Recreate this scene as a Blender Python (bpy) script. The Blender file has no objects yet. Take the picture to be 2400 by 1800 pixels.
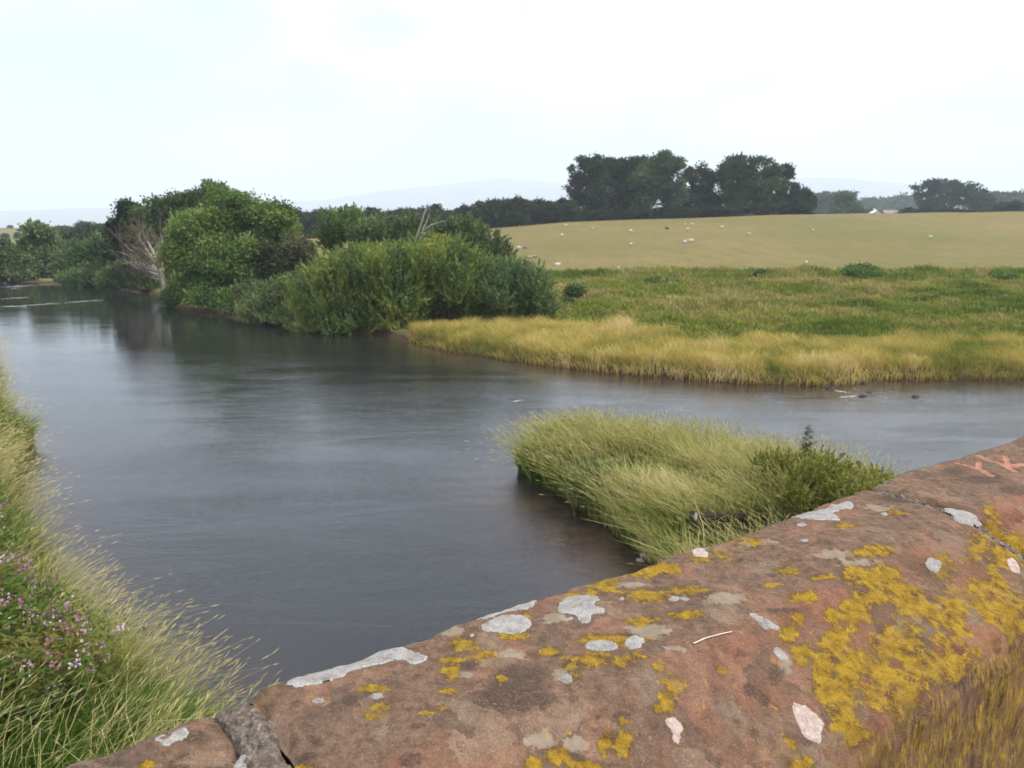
import bpy, math, random
import numpy as np
from math import radians as R

# ------------------------------------------------------------------ camera, sky, sun, exposure
scene = bpy.context.scene
COL = scene.collection
F, CX, CY = 1850.0, 1200.0, 900.0          # focal length and centre in photograph pixels
PITCH = math.atan((900 - 545) / F)         # the eye-level line lies at row 545
CP, SP = math.cos(PITCH), math.sin(PITCH)
EYE = 7.0                                  # metres above the river

cam = bpy.data.cameras.new('camera')
cam.sensor_width = 36.0
cam.lens = 36.0 * F / 2400.0
cam.clip_start, cam.clip_end = 0.05, 20000
cam.dof.use_dof = True
cam.dof.focus_distance = 1.35
cam.dof.aperture_fstop = cam.lens / 2.1    # a 2.1 mm pupil: far things are a little soft
cam_o = bpy.data.objects.new('camera', cam)
cam_o.location = (0, 0, EYE)
cam_o.rotation_euler = (math.pi / 2 - PITCH, 0, 0)
COL.objects.link(cam_o)
scene.camera = cam_o

SUN_EL, SUN_AZ = R(55), R(105)              # azimuth clockwise from the view direction (+Y)
world = bpy.data.worlds.new('World')
scene.world = world
world.use_nodes = True
wn, wl = world.node_tree.nodes, world.node_tree.links
wn.clear()
w_out = wn.new('ShaderNodeOutputWorld')
w_bg = wn.new('ShaderNodeBackground')
w_bg.inputs['Strength'].default_value = 0.1
w_sky = wn.new('ShaderNodeTexSky')
w_sky.sky_type = 'NISHITA'
w_sky.sun_disc = False
w_sky.sun_elevation = SUN_EL
w_sky.sun_rotation = SUN_AZ
w_sky.dust_density = 3.0
w_tc = wn.new('ShaderNodeTexCoord')
w_map = wn.new('ShaderNodeMapping')
w_map.inputs['Scale'].default_value = (1, 1, 3.2)
w_noise = wn.new('ShaderNodeTexNoise')
w_noise.inputs['Scale'].default_value = 2.6
w_noise.inputs['Detail'].default_value = 7
w_noise.inputs['Roughness'].default_value = 0.52
w_ramp = wn.new('ShaderNodeMapRange')
w_ramp.interpolation_type = 'SMOOTHSTEP'
w_ramp.inputs['From Min'].default_value = 0.34
w_ramp.inputs['From Max'].default_value = 0.66
w_ramp.inputs['To Min'].default_value = 0.40
w_ramp.inputs['To Max'].default_value = 0.97
w_mix = wn.new('ShaderNodeMix')
w_mix.data_type = 'RGBA'
w_mix.inputs['B'].default_value = (8.2, 8.5, 9.0, 1)
wl.new(w_tc.outputs['Generated'], w_map.inputs['Vector'])
wl.new(w_map.outputs['Vector'], w_noise.inputs['Vector'])
w_sx = wn.new('ShaderNodeSeparateXYZ')
w_bias = wn.new('ShaderNodeMath')           # the cloud sheet thins away from the sun
w_bias.operation = 'MULTIPLY_ADD'
w_bias.inputs[1].default_value = 0.24
wl.new(w_tc.outputs['Generated'], w_sx.inputs[0])
wl.new(w_sx.outputs['X'], w_bias.inputs[0])
wl.new(w_noise.outputs['Fac'], w_bias.inputs[2])
wl.new(w_bias.outputs[0], w_ramp.inputs['Value'])
wl.new(w_ramp.outputs['Result'], w_mix.inputs['Factor'])
wl.new(w_sky.outputs['Color'], w_mix.inputs['A'])
w_sep = wn.new('ShaderNodeSeparateXYZ')
w_up = wn.new('ShaderNodeMath')
w_up.operation = 'MULTIPLY_ADD'
w_up.inputs[1].default_value = 1.35
w_up.inputs[2].default_value = 0.93
w_up.use_clamp = False
w_max = wn.new('ShaderNodeMath')
w_max.operation = 'MAXIMUM'
w_max.inputs[1].default_value = 0.0
w_scale = wn.new('ShaderNodeVectorMath')
w_scale.operation = 'SCALE'
wl.new(w_tc.outputs['Generated'], w_sep.inputs[0])
wl.new(w_sep.outputs['Z'], w_max.inputs[0])
wl.new(w_max.outputs[0], w_up.inputs[0])
wl.new(w_mix.outputs['Result'], w_scale.inputs[0])
wl.new(w_up.outputs[0], w_scale.inputs['Scale'])
wl.new(w_scale.outputs[0], w_bg.inputs['Color'])
wl.new(w_bg.outputs['Background'], w_out.inputs['Surface'])

sun = bpy.data.lights.new('sun', 'SUN')
sun.energy = 3.1
sun.angle = R(8)
sun.color = (1.0, 0.95, 0.87)
sun_o = bpy.data.objects.new('sun', sun)
sun_o.rotation_euler = (math.pi / 2 - SUN_EL, 0, math.pi - SUN_AZ)
COL.objects.link(sun_o)

scene.view_settings.view_transform = 'Standard'
scene.view_settings.look = 'None'
scene.view_settings.exposure = 0.55
scene.view_settings.gamma = 1.0
scene.view_settings.use_curve_mapping = False
scene.render.engine = 'CYCLES'
scene.cycles.use_denoising = True
scene.cycles.max_bounces = 6
scene.cycles.diffuse_bounces = 1
scene.cycles.glossy_bounces = 2
scene.cycles.transmission_bounces = 3
scene.cycles.transparent_max_bounces = 6
scene.cycles.volume_bounces = 1

# ------------------------------------------------------------------ helpers
rng = np.random.default_rng(7)
random.seed(7)


def ray(u, v):
    dx, dy = (u - CX) / F, (v - CY) / F
    return np.array([dx, CP - dy * SP, -(dy * CP + SP)])


def on_plane(u, v, z):
    d = ray(u, v)
    k = (z - EYE) / d[2]
    return d[0] * k, d[1] * k


def at(u, v, Y):
    d = ray(u, v)
    k = Y / d[1]
    return np.array([d[0] * k, Y, EYE + d[2] * k])


def sm(t):
    t = np.clip(t, 0, 1)
    return t * t * (3 - 2 * t)


def _h(ix, iy, seed):
    n = (ix.astype(np.int64) * 374761393 + iy.astype(np.int64) * 668265263 + seed * 144269) & 0x7fffffff
    n = ((n ^ (n >> 13)) * 1274126177) & 0x7fffffff
    return ((n ^ (n >> 16)) & 0xffff) / 65535.0


def noise2(x, y, seed=0):
    x, y = np.asarray(x, float), np.asarray(y, float)
    ix, iy = np.floor(x), np.floor(y)
    fx, fy = x - ix, y - iy
    fx, fy = fx * fx * (3 - 2 * fx), fy * fy * (3 - 2 * fy)
    a, b = _h(ix, iy, seed), _h(ix + 1, iy, seed)
    c, d = _h(ix, iy + 1, seed), _h(ix + 1, iy + 1, seed)
    return (a + (b - a) * fx) * (1 - fy) + (c + (d - c) * fx) * fy


def fbm(x, y, seed=0, octv=4):
    s, a, t = 0, 1.0, 0
    for i in range(octv):
        s = s + a * noise2(np.asarray(x) * 2 ** i, np.asarray(y) * 2 ** i, seed + 17 * i)
        t += a
        a *= 0.5
    return s / t


def mesh_np(name, verts, quads, mat, parent=None, attrs=None, smooth=False, tris=None):
    verts = np.asarray(verts, np.float32).reshape(-1, 3)
    quads = np.asarray(quads, np.int32).reshape(-1, 4)
    nt = 0 if tris is None else len(tris)
    me = bpy.data.meshes.new(name)
    me.vertices.add(len(verts))
    me.vertices.foreach_set('co', verts.ravel())
    nq = len(quads)
    me.loops.add(nq * 4 + nt * 3)
    me.polygons.add(nq + nt)
    li = quads.ravel()
    ls = np.arange(nq, dtype=np.int32) * 4
    if nt:
        tris = np.asarray(tris, np.int32)
        li = np.concatenate([li, tris.ravel()])
        ls = np.concatenate([ls, nq * 4 + np.arange(nt, dtype=np.int32) * 3])
    me.loops.foreach_set('vertex_index', li.astype(np.int32))
    me.polygons.foreach_set('loop_start', ls.astype(np.int32))
    if smooth:
        me.polygons.foreach_set('use_smooth', np.ones(nq + nt, dtype=bool))
    for k, a in (attrs or {}).items():
        at_ = me.attributes.new(k, 'FLOAT', 'POINT')
        at_.data.foreach_set('value', np.asarray(a, np.float32).ravel())
    me.update(calc_edges=True)
    me.validate()
    if mat:
        me.materials.append(mat)
    o = bpy.data.objects.new(name, me)
    COL.objects.link(o)
    if parent:
        o.parent = parent
    return o


def tag(o, label=None, cat=None, group=None, kind=None):
    if label:
        o['label'] = label
    if cat:
        o['category'] = cat
    if group:
        o['group'] = group
    if kind:
        o['kind'] = kind
    return o


def empty(name, loc, label, cat, group=None):
    o = bpy.data.objects.new(name, None)
    o.location = loc
    COL.objects.link(o)
    return tag(o, label, cat, group)


# ------------------------------------------------------------------ material helpers
class NT:
    def __init__(self, name):
        self.m = bpy.data.materials.new(name)
        self.m.use_nodes = True
        self.n, self.l = self.m.node_tree.nodes, self.m.node_tree.links
        self.n.clear()
        self.out = self.n.new('ShaderNodeOutputMaterial')

    def node(self, t, **kw):
        n = self.n.new(t)
        for k, v in kw.items():
            if hasattr(n, k):
                setattr(n, k, v)
            else:
                n.inputs[k].default_value = v
        return n

    def link(self, a, b):
        self.l.new(a, b)

    def attr(self, name):
        return self.node('ShaderNodeAttribute', attribute_name=name).outputs['Fac']

    def pos(self, scale=(1, 1, 1)):
        t = self.node('ShaderNodeTexCoord')
        m = self.node('ShaderNodeMapping')
        m.inputs['Scale'].default_value = scale
        self.link(t.outputs['Object'], m.inputs['Vector'])
        return m.outputs['Vector']

    def noise(self, vec, scale, detail=4, rough=0.55, dist=0.0):
        n = self.node('ShaderNodeTexNoise')
        n.inputs['Scale'].default_value = scale
        n.inputs['Detail'].default_value = detail
        n.inputs['Roughness'].default_value = rough
        n.inputs['Distortion'].default_value = dist
        self.link(vec, n.inputs['Vector'])
        return n.outputs['Fac']

    def voronoi(self, vec, scale, feature='F1', out='Distance', rand=1.0):
        n = self.node('ShaderNodeTexVoronoi', feature=feature)
        n.inputs['Scale'].default_value = scale
        n.inputs['Randomness'].default_value = rand
        self.link(vec, n.inputs['Vector'])
        return n.outputs[out]

    def ramp(self, fac, stops):
        r = self.node('ShaderNodeValToRGB')
        e = r.color_ramp.elements
        while len(e) > 1:
            e.remove(e[-1])
        e[0].position, e[0].color = stops[0][0], (*stops[0][1], 1)
        for p, c in stops[1:]:
            k = e.new(p)
            k.color = (*c, 1)
        self.link(fac, r.inputs['Fac'])
        return r.outputs['Color']

    def step(self, fac, lo, hi, a=0.0, b=1.0):
        r = self.node('ShaderNodeMapRange', interpolation_type='SMOOTHSTEP')
        r.inputs['From Min'].default_value = lo
        r.inputs['From Max'].default_value = hi
        r.inputs['To Min'].default_value = a
        r.inputs['To Max'].default_value = b
        self.link(fac, r.inputs['Value'])
        return r.outputs['Result']

    def math(self, op, a, b=None):
        m = self.node('ShaderNodeMath', operation=op)
        for i, x in enumerate((a, b)):
            if x is None:
                continue
            if isinstance(x, (int, float)):
                m.inputs[i].default_value = x
            else:
                self.link(x, m.inputs[i])
        return m.outputs[0]

    def mix(self, fac, a, b):
        m = self.node('ShaderNodeMix', data_type='RGBA')
        for k, x in (('Factor', fac), ('A', a), ('B', b)):
            if isinstance(x, (int, float)):
                m.inputs[k].default_value = x
            elif isinstance(x, tuple):
                m.inputs[k].default_value = (*x, 1)
            else:
                self.link(x, m.inputs[k])
        return m.outputs['Result']

    def bump(self, h, strength=0.5, dist=0.01, normal=None):
        b = self.node('ShaderNodeBump')
        b.inputs['Strength'].default_value = strength
        b.inputs['Distance'].default_value = dist
        self.link(h, b.inputs['Height'])
        if normal is not None:
            self.link(normal, b.inputs['Normal'])
        return b.outputs['Normal']

    def principled(self, color, rough=0.8, normal=None, spec=0.3):
        p = self.node('ShaderNodeBsdfPrincipled')
        if isinstance(color, tuple):
            p.inputs['Base Color'].default_value = (*color, 1)
        else:
            self.link(color, p.inputs['Base Color'])
        if isinstance(rough, (int, float)):
            p.inputs['Roughness'].default_value = rough
        else:
            self.link(rough, p.inputs['Roughness'])
        p.inputs['Specular IOR Level'].default_value = spec
        if normal is not None:
            self.link(normal, p.inputs['Normal'])
        self.link(p.outputs[0], self.out.inputs['Surface'])
        return p


def leaf_mat(name, stops, trans=0.28):
    t = NT(name)
    c = t.ramp(t.attr('tint'), stops)
    d = t.node('ShaderNodeBsdfDiffuse')
    tr = t.node('ShaderNodeBsdfTranslucent')
    mx = t.node('ShaderNodeMixShader')
    mx.inputs[0].default_value = trans
    t.link(c, d.inputs['Color'])
    t.link(c, tr.inputs['Color'])
    t.link(d.outputs[0], mx.inputs[1])
    t.link(tr.outputs[0], mx.inputs[2])
    t.link(mx.outputs[0], t.out.inputs['Surface'])
    return t.m


def plain_mat(name, c0, c1, scale, rough=0.85, bump=0.4, bdist=0.01, stretch=(1, 1, 1)):
    t = NT(name)
    v = t.pos(stretch)
    n = t.noise(v, scale, 6, 0.6)
    c = t.ramp(n, [(0.3, c0), (0.7, c1)])
    t.principled(c, rough, t.bump(n, bump, bdist))
    return t.m


# ------------------------------------------------------------------ where land and water lie (plan, metres; camera at 0,0)
LEFT = np.array([(0.6, 2.5), (-1.0, 5.0), (-3.0, 8.4), (-4.5, 9.9), (-6.8, 11.9), (-8.9, 14.0), (-10.7, 16.4), (-12.2, 18.4), (-14.3, 21.2),
                 (-15.7, 24.0), (-16.3, 26.2), (-18.6, 27.8), (-23, 34.5), (-36, 54), (-58, 88), (-76, 114), (-105, 146), (-170, 205),
                 (-260, 280), (-900, 300), (-900, -300), (1.0, -300)], float)
FAR = np.array([(400, 110), (150, 62), (80, 47), (40, 40), (25, 37.6), (20, 37.4), (17.3, 37.6), (16.2, 36.6), (14.2, 36.0), (11, 36.5), (6.5, 38.5),
                (2.2, 41.3), (-4, 47), (-6.6, 51), (-9, 54.8), (-14.5, 56.0), (-21, 63.5), (-27.6, 71.0), (-31.6, 73.8), (-34.6, 80.5),
                (-39.5, 90), (-50, 102), (-61, 110.5), (-72, 115), (-100, 134), (-165, 192), (-260, 265), (-900, 290), (-6000, 6000),
                (6000, 6000), (6000, 110)], float)
SPIT = np.array([(0.25, 22.6), (0.7, 21.6), (1.5, 20.1), (2.2, 18.4), (2.9, 16.6), (3.4, 14.6), (4.6, 12.0), (6.2, 9.5), (7.5, 7.5),
                 (13.5, 11.5), (12.0, 14.5), (10.3, 17.4), (8.8, 20.0), (7.0, 22.2), (4.6, 23.6), (2.6, 24.2), (0.9, 23.8)], float)


def sdf(x, y, poly):
    """signed distance, positive inside"""
    x, y = np.asarray(x, float), np.asarray(y, float)
    d2 = np.full(x.shape, 1e18)
    ins = np.zeros(x.shape, bool)
    n = len(poly)
    for i in range(n):
        ax, ay = poly[i]
        bx, by = poly[(i + 1) % n]
        ex, ey = bx - ax, by - ay
        t = np.clip(((x - ax) * ex + (y - ay) * ey) / (ex * ex + ey * ey), 0, 1)
        d2 = np.minimum(d2, (x - ax - t * ex) ** 2 + (y - ay - t * ey) ** 2)
        c = (ay > y) != (by > y)
        with np.errstate(divide='ignore', invalid='ignore'):
            xi = (bx - ax) * (y - ay) / (by - ay if by != ay else 1e-9) + ax
        ins ^= c & (x < xi)
    d = np.sqrt(d2)
    return np.where(ins, d, -d)


def crest_z(x):
    return np.interp(x, [-400, -150, -64, -6, 16, 82, 149, 400], [3.0, 3.5, 5.0, 8.2, 10.0, 12.2, 13.0, 13.5])


def ground_z(x, y):
    x, y = np.asarray(x, float), np.asarray(y, float)
    dl, df, ds = sdf(x, y, LEFT), sdf(x, y, FAR), sdf(x, y, SPIT)
    n = fbm(x / 3.0, y / 3.0, 3)
    # left bank
    zl = 0.9 * sm(dl / 1.3) + 0.7 * sm((dl - 1) / 5) + 0.35 * (n - 0.5)
    # far bank, rough ground, field, country behind
    mound = (fbm(x / 3.6, y / 2.6, 11) - 0.5) * 1.7 * sm((df - 7) / 6) * sm((104 - y) / 10)
    zf = 0.45 * sm(df / 0.7) + 1.45 * sm((df - 1) / 58) + mound + 0.12 * (n - 0.5)
    zf = zf + 0.35 * np.exp(-((y - 98) / 2.5) ** 2) * sm((df - 20) / 10)
    t = np.clip((y - 100) / 130, 0, 1)
    zc = crest_z(x)
    zr = 1.9 + (zc - 1.9) * (t ** 1.05)
    wz = sm((y - 100) / 6) * sm((df - 2) / 30)
    zf = np.where(y > 100, np.maximum(zf * (1 - wz) + zr * wz, 0.3 * sm(df / 0.7)), zf)
    zb = zc - 0.012 * (y - 230)
    zb = zb + (10 + 5 * (fbm(x / 260.0, y / 260.0, 5) - 0.5) - zb) * sm((y - 300) / 300)
    zf = np.where(y > 230, zb, zf)
    # spit
    zs = 0.4 * sm(ds / 0.8) + 0.35 * sm((ds - 0.5) / 3) + 0.15 * (n - 0.5)
    # bed
    dm = -np.maximum(np.maximum(dl, df), ds)
    bed = -1.7 * sm(dm / (7.0 + 3.0 * sm((ds + 4) / 3))) ** 0.8 - 0.03 + 0.1 * (fbm(x, y, 21) - 0.5)
    z = np.where(dl > 0, zl, np.where(df > 0, zf, np.where(ds > 0, zs, bed)))
    return z


def gz(x, y):
    return float(ground_z(np.array([x]), np.array([y]))[0])


def on_ground(u, v, y0=60, y1=320):
    """the first place where the sight line through a pixel meets the land"""
    ys = np.arange(y0, y1, 0.25)
    d = ray(u, v)
    k = ys / d[1]
    xs, zs = d[0] * k, EYE + d[2] * k
    hit = np.nonzero(zs <= ground_z(xs, ys))[0]
    i = hit[0] if len(hit) else len(ys) - 1
    return np.array([xs[i], ys[i], float(ground_z(xs[i:i + 1], ys[i:i + 1])[0])])


# ------------------------------------------------------------------ the ground: a polar sheet out to the horizon
def field_edge(x):
    return 99.5 + 1.2 * np.sin(x / 17.0) + 1.6 * (noise2(np.asarray(x) / 6.0, np.zeros_like(x) + 3.3, 8) - 0.5)


ang = np.concatenate([np.arange(-180, -56, 4.0), np.arange(-56, 56, 0.2), np.arange(56, 180, 4.0)])
rad = np.concatenate([[0.0], np.geomspace(2.5, 130, 300), np.geomspace(132, 12000, 120)])
A, Rr = np.meshgrid(np.radians(ang), rad)
gx, gy = Rr * np.sin(A), Rr * np.cos(A)
gzv = ground_z(gx, gy)
na, nr = len(ang), len(rad)
ii, jj = np.meshgrid(np.arange(nr - 1), np.arange(na), indexing='ij')
j2 = (jj + 1) % na
q = np.stack([ii * na + jj, (ii + 1) * na + jj, (ii + 1) * na + j2, ii * na + j2], -1).reshape(-1, 4)[:, ::-1]
V = np.stack([gx, gy, gzv], -1).reshape(-1, 3)
cen = V[q].mean(1)
in_far = sdf(cen[:, 0], cen[:, 1], FAR) > 3
is_field = in_far & (cen[:, 1] > field_edge(cen[:, 0])) & (cen[:, 1] < 232) & (cen[:, 0] > -75 - (cen[:, 1] - 100) * 0.2)

tG = NT('bank_soil_and_turf')
v = tG.pos()
n1, n2 = tG.noise(v, 0.35, 5), tG.noise(v, 3.5, 6, 0.65)
turf = tG.mix(n2, tG.ramp(n1, [(0.35, (0.075, 0.085, 0.022)), (0.55, (0.16, 0.15, 0.05)), (0.7, (0.07, 0.10, 0.02))]), (0.12, 0.11, 0.04))
mud = tG.ramp(n2, [(0.3, (0.022, 0.016, 0.010)), (0.7, (0.095, 0.060, 0.028))])
sepz = tG.node('ShaderNodeSeparateXYZ')
tG.link(v, sepz.inputs[0])
wet = tG.step(tG.math('ADD', sepz.outputs['Z'], tG.math('MULTIPLY', n2, 0.25)), 0.22, 0.5)
tG.principled(tG.mix(wet, mud, turf), 0.95, tG.bump(n2, 0.6, 0.12), 0.15)

tF = NT('grazed_pasture')
v = tF.pos()
vs = tF.pos((1.0, 0.35, 1.0))
n1, n2, n3 = tF.noise(v, 0.02, 4, 0.6), tF.noise(vs, 0.35, 6, 0.68), tF.noise(v, 4.0, 4, 0.7)
c = tF.ramp(n1, [(0.36, (0.178, 0.130, 0.053)), (0.5, (0.150, 0.120, 0.043)), (0.66, (0.115, 0.107, 0.034))])
c = tF.mix(tF.step(n2, 0.36, 0.68, 0, 0.7), c, (0.105, 0.094, 0.029))
n5 = tF.noise(v, 0.8, 4, 0.7)
c = tF.mix(tF.step(n5, 0.52, 0.72, 0, 0.55), c, (0.098, 0.098, 0.028))
c = tF.mix(tF.step(n3, 0.5, 0.75, 0, 0.5), c, (0.22, 0.17, 0.075))
tF.principled(c, 0.95, tF.bump(n3, 0.5, 0.1), 0.1)


def sub_sheet(name, mask, mat):
    qq = q[mask]
    used, inv = np.unique(qq, return_inverse=True)
    o = mesh_np(name, V[used], inv.reshape(-1, 4), mat, smooth=True)
    return tag(o, kind='structure')


sub_sheet('ground', ~is_field, tG.m)
sub_sheet('field', is_field, tF.m)

# distant fells
hu = [-900, -300, 0, 150, 300, 600, 760, 900, 1040, 1170, 1280, 1380, 1600, 1800, 1950, 2100, 2300, 2600, 3200]
hv = [500, 498, 498, 493, 490, 480, 474, 455, 440, 426, 432, 446, 440, 428, 424, 436, 452, 470, 480]
ha = np.radians(np.arange(-58, 58.01, 0.5))
hr = np.linspace(6200, 11800, 28)
HA, HR = np.meshgrid(ha, hr)
uu = CX + F * np.tan(HA) * 1.0
# elevation above eye level for a pixel row, roughly
elev = np.interp(uu, hu, [(545 - b) / F for b in hv]) * np.cos(HA) * 9200
bell = np.where(HR < 9200, sm((HR - 6200) / 3000), 1 - 0.5 * sm((HR - 9200) / 2600))
hz = 8 + elev * bell + (fbm(HR * np.sin(HA) / 1000, HR * np.cos(HA) / 1000, 9) - 0.5) * 45 * bell - 6 * (1 - bell)
hV = np.stack([HR * np.sin(HA), HR * np.cos(HA), hz], -1).reshape(-1, 3)
i2, j2 = np.meshgrid(np.arange(len(hr) - 1), np.arange(len(ha) - 1), indexing='ij')
m_ = len(ha)
hq = np.stack([i2 * m_ + j2, i2 * m_ + j2 + 1, (i2 + 1) * m_ + j2 + 1, (i2 + 1) * m_ + j2], -1).reshape(-1, 4)
tag(mesh_np('hills', hV, hq, plain_mat('moorland', (0.06, 0.075, 0.04), (0.12, 0.10, 0.05), 0.004), smooth=True), kind='structure')

# ------------------------------------------------------------------ the river: a body of peaty water
tW = NT('peaty_water')
v1 = tW.pos((1.0, 1.0, 1.0))
mp = tW.node('ShaderNodeMapping')
mp.inputs['Rotation'].default_value = (0, 0, R(-35))
mp.inputs['Scale'].default_value = (0.75, 1.35, 1.0)
tW.link(v1, mp.inputs['Vector'])
big = tW.noise(v1, 0.09, 3)
w1 = tW.noise(mp.outputs[0], 1.1, 3, 0.6, 0.6)
w2 = tW.noise(mp.outputs[0], 5.0, 3, 0.6, 0.8)
rip = tW.attr('ripple')
mpb = tW.node('ShaderNodeMapping')
mpb.inputs['Rotation'].default_value = (0, 0, R(-35))
mpb.inputs['Scale'].default_value = (0.10, 0.34, 1.0)
tW.link(v1, mpb.inputs['Vector'])
streak = tW.noise(mpb.outputs[0], 1.0, 5, 0.62, 0.8)
amp = tW.math('MULTIPLY', rip, tW.step(streak, 0.34, 0.66, 0.40, 1.35))
hgt = tW.math('ADD', tW.math('MULTIPLY', w1, 0.022), tW.math('MULTIPLY', w2, 0.028))
w3 = tW.noise(mp.outputs[0], 15.0, 3, 0.65, 0.6)
hgt = tW.math('ADD', hgt, tW.math('MULTIPLY', w3, 0.0105))
hgt = tW.math('MULTIPLY', hgt, amp)
nb = tW.bump(hgt, 1.0, 1.0)
fr = tW.node('ShaderNodeFresnel')
fr.inputs['IOR'].default_value = 1.40
tW.link(nb, fr.inputs['Normal'])
gl = tW.node('ShaderNodeBsdfGlossy')
gl.inputs['Roughness'].default_value = 0.05
gl.inputs['Color'].default_value = (1, 1, 1, 1)
tW.link(nb, gl.inputs['Normal'])
trn = tW.node('ShaderNodeBsdfTransparent')
trn.inputs['Color'].default_value = (0.98, 0.96, 0.92, 1)
mx = tW.node('ShaderNodeMixShader')
tW.link(fr.outputs[0], mx.inputs[0])
dif = tW.node('ShaderNodeBsdfDiffuse')
dif.inputs['Color'].default_value = (0.36, 0.36, 0.37, 1)
mt_ = tW.node('ShaderNodeMixShader')
mt_.inputs[0].default_value = 0.043
tW.link(trn.outputs[0], mt_.inputs[1])
tW.link(dif.outputs[0], mt_.inputs[2])
tW.link(mt_.outputs[0], mx.inputs[1])
tW.link(gl.outputs[0], mx.inputs[2])
tW.link(mx.outputs[0], tW.out.inputs['Surface'])
va = tW.node('ShaderNodeVolumeAbsorption')
va.inputs['Color'].default_value = (0.66, 0.42, 0.14, 1)
va.inputs['Density'].default_value = 3.2
tW.link(va.outputs[0], tW.out.inputs['Volume'])

wx = np.concatenate([np.linspace(-420, -60, 30), np.linspace(-58, 45, 130), np.linspace(48, 380, 20)])
wy = np.concatenate([np.linspace(-60, -2, 8), np.linspace(0, 60, 110), np.linspace(61, 130, 60), np.linspace(140, 300, 14)])
WX, WY = np.meshgrid(wx, wy)
# how broken the water is: calm under the left bank, livelier where the two arms meet
dleft = -sdf(WX, WY, LEFT)
ripple = 0.30 + 0.55 * np.exp(-(((WX + 5) / 14) ** 2 + ((WY - 40) / 11) ** 2)) + 0.5 * sm((WX - 4) / 14) * sm((WY - 20) / 8)
ripple = ripple + 0.25 * sm((30 - WY) / 20) - 0.12 * sm((WY - 70) / 15)
ripple = ripple * (0.60 + 0.40 * sm((45 - WY) / 40))
ripple = ripple * (1 - 0.45 * sm((-8 - WX - (WY - 20) * 0.15) / 10) * sm((WY - 14) / 10))
ripple = np.clip(ripple, 0.08, 1.2)
wv = np.stack([WX, WY, np.zeros_like(WX)], -1).reshape(-1, 3)
ny_, nx_ = WX.shape
i2, j2 = np.meshgrid(np.arange(ny_ - 1), np.arange(nx_ - 1), indexing='ij')
wq = np.stack([i2 * nx_ + j2, i2 * nx_ + j2 + 1, (i2 + 1) * nx_ + j2 + 1, (i2 + 1) * nx_ + j2], -1).reshape(-1, 4)
nb_ = len(wv)
border = np.concatenate([np.arange(nx_), np.arange(1, ny_) * nx_ + nx_ - 1, (ny_ - 1) * nx_ + np.arange(nx_ - 2, -1, -1), np.arange(ny_ - 2, 0, -1) * nx_])
low = wv[border].copy()
low[:, 2] = -2.6
nbd = len(border)
k = np.arange(nbd)
k2 = (k + 1) % nbd
side = np.stack([border[k], nb_ + k, nb_ + k2, border[k2]], -1)
corner = nb_ + np.array([[0, ny_ + nx_ + nx_ - 3, ny_ + nx_ - 2, nx_ - 1]])
me_verts = np.concatenate([wv, low])
# floor as a fan round the border centre
me_verts = np.concatenate([me_verts, [[wx.mean(), wy.mean(), -2.6]]])
tri = np.stack([nb_ + k2, nb_ + k, np.full(nbd, len(me_verts) - 1)], -1)
ra = np.concatenate([ripple.ravel(), np.full(nbd + 1, 0.3)])
tag(mesh_np('river_water', me_verts, np.concatenate([wq, side]), tW.m, attrs={'ripple': ra}, tris=tri), kind='structure')

# ------------------------------------------------------------------ haze
tH = NT('haze_air')
pv = tH.node('ShaderNodeVolumePrincipled')
pv.inputs['Color'].default_value = (0.79, 0.875, 1.0, 1)
pv.inputs['Density'].default_value = 0.00024
pv.inputs['Anisotropy'].default_value = 0.0
tH.link(pv.outputs[0], tH.out.inputs['Volume'])
hx, hz0, hz1 = 12600, -4.2, 760
hb = [(x, y, z) for z in (hz0, hz1) for y in (-hx, hx) for x in (-hx, hx)]
hqs = [(0, 2, 3, 1), (4, 5, 7, 6), (0, 1, 5, 4), (2, 6, 7, 3), (0, 4, 6, 2), (1, 3, 7, 5)]
tag(mesh_np('haze', hb, hqs, tH.m), kind='stuff')


# ------------------------------------------------------------------ the bridge parapet
# axes: s runs along the bridge, p runs out over the river
S_AX = np.array([0.813, 0.582]) / np.hypot(0.813, 0.582)
P_AX = np.array([-S_AX[1], S_AX[0]])
TOP = EYE - 0.44
P_OUT, P_RIDGE, P_ARRIS = 0.717, 0.545, 0.392
SLOPE = 0.50


def sp_world(s, p, z):
    s, p = np.asarray(s, float), np.asarray(p, float)
    return np.stack([s * S_AX[0] + p * P_AX[0], s * S_AX[1] + p * P_AX[1], np.broadcast_to(z, s.shape)], -1)


def top_z(s, p):
    """weathered coping top above the river"""
    s, p = np.asarray(s, float), np.asarray(p, float)
    t = P_RIDGE - p
    k = 0.03
    drop = SLOPE * (np.sqrt(t * t + k * k) + t) / 2
    e = np.clip((p - (P_OUT - 0.02)) / 0.02, 0, 1)
    rnd = 0.008 * e ** 3
    a = np.clip(((P_ARRIS + 0.022) - p) / 0.022, 0, 1)
    rnd = rnd + 0.012 * a ** 2
    wv = (fbm(s * 5, p * 5, 31, 3) - 0.5) * 0.020 + (fbm(s * 28, p * 28, 33, 3) - 0.5) * 0.007 + (fbm(s * 130, p * 130, 35, 2) - 0.5) * 0.0022
    return TOP - drop - rnd + wv


def pix_sp(u, v):
    """where a sight line meets the coping top"""
    d = ray(u, v)
    z = TOP
    for _ in range(14):
        k = (z - EYE) / d[2]
        xy = d[:2] * k
        s, p = xy @ S_AX, xy @ P_AX
        pc = min(max(p, P_ARRIS), P_OUT)
        z = z + 0.6 * (float(top_z(np.array([s]), np.array([pc]))[0]) - z)
    return s, p


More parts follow.
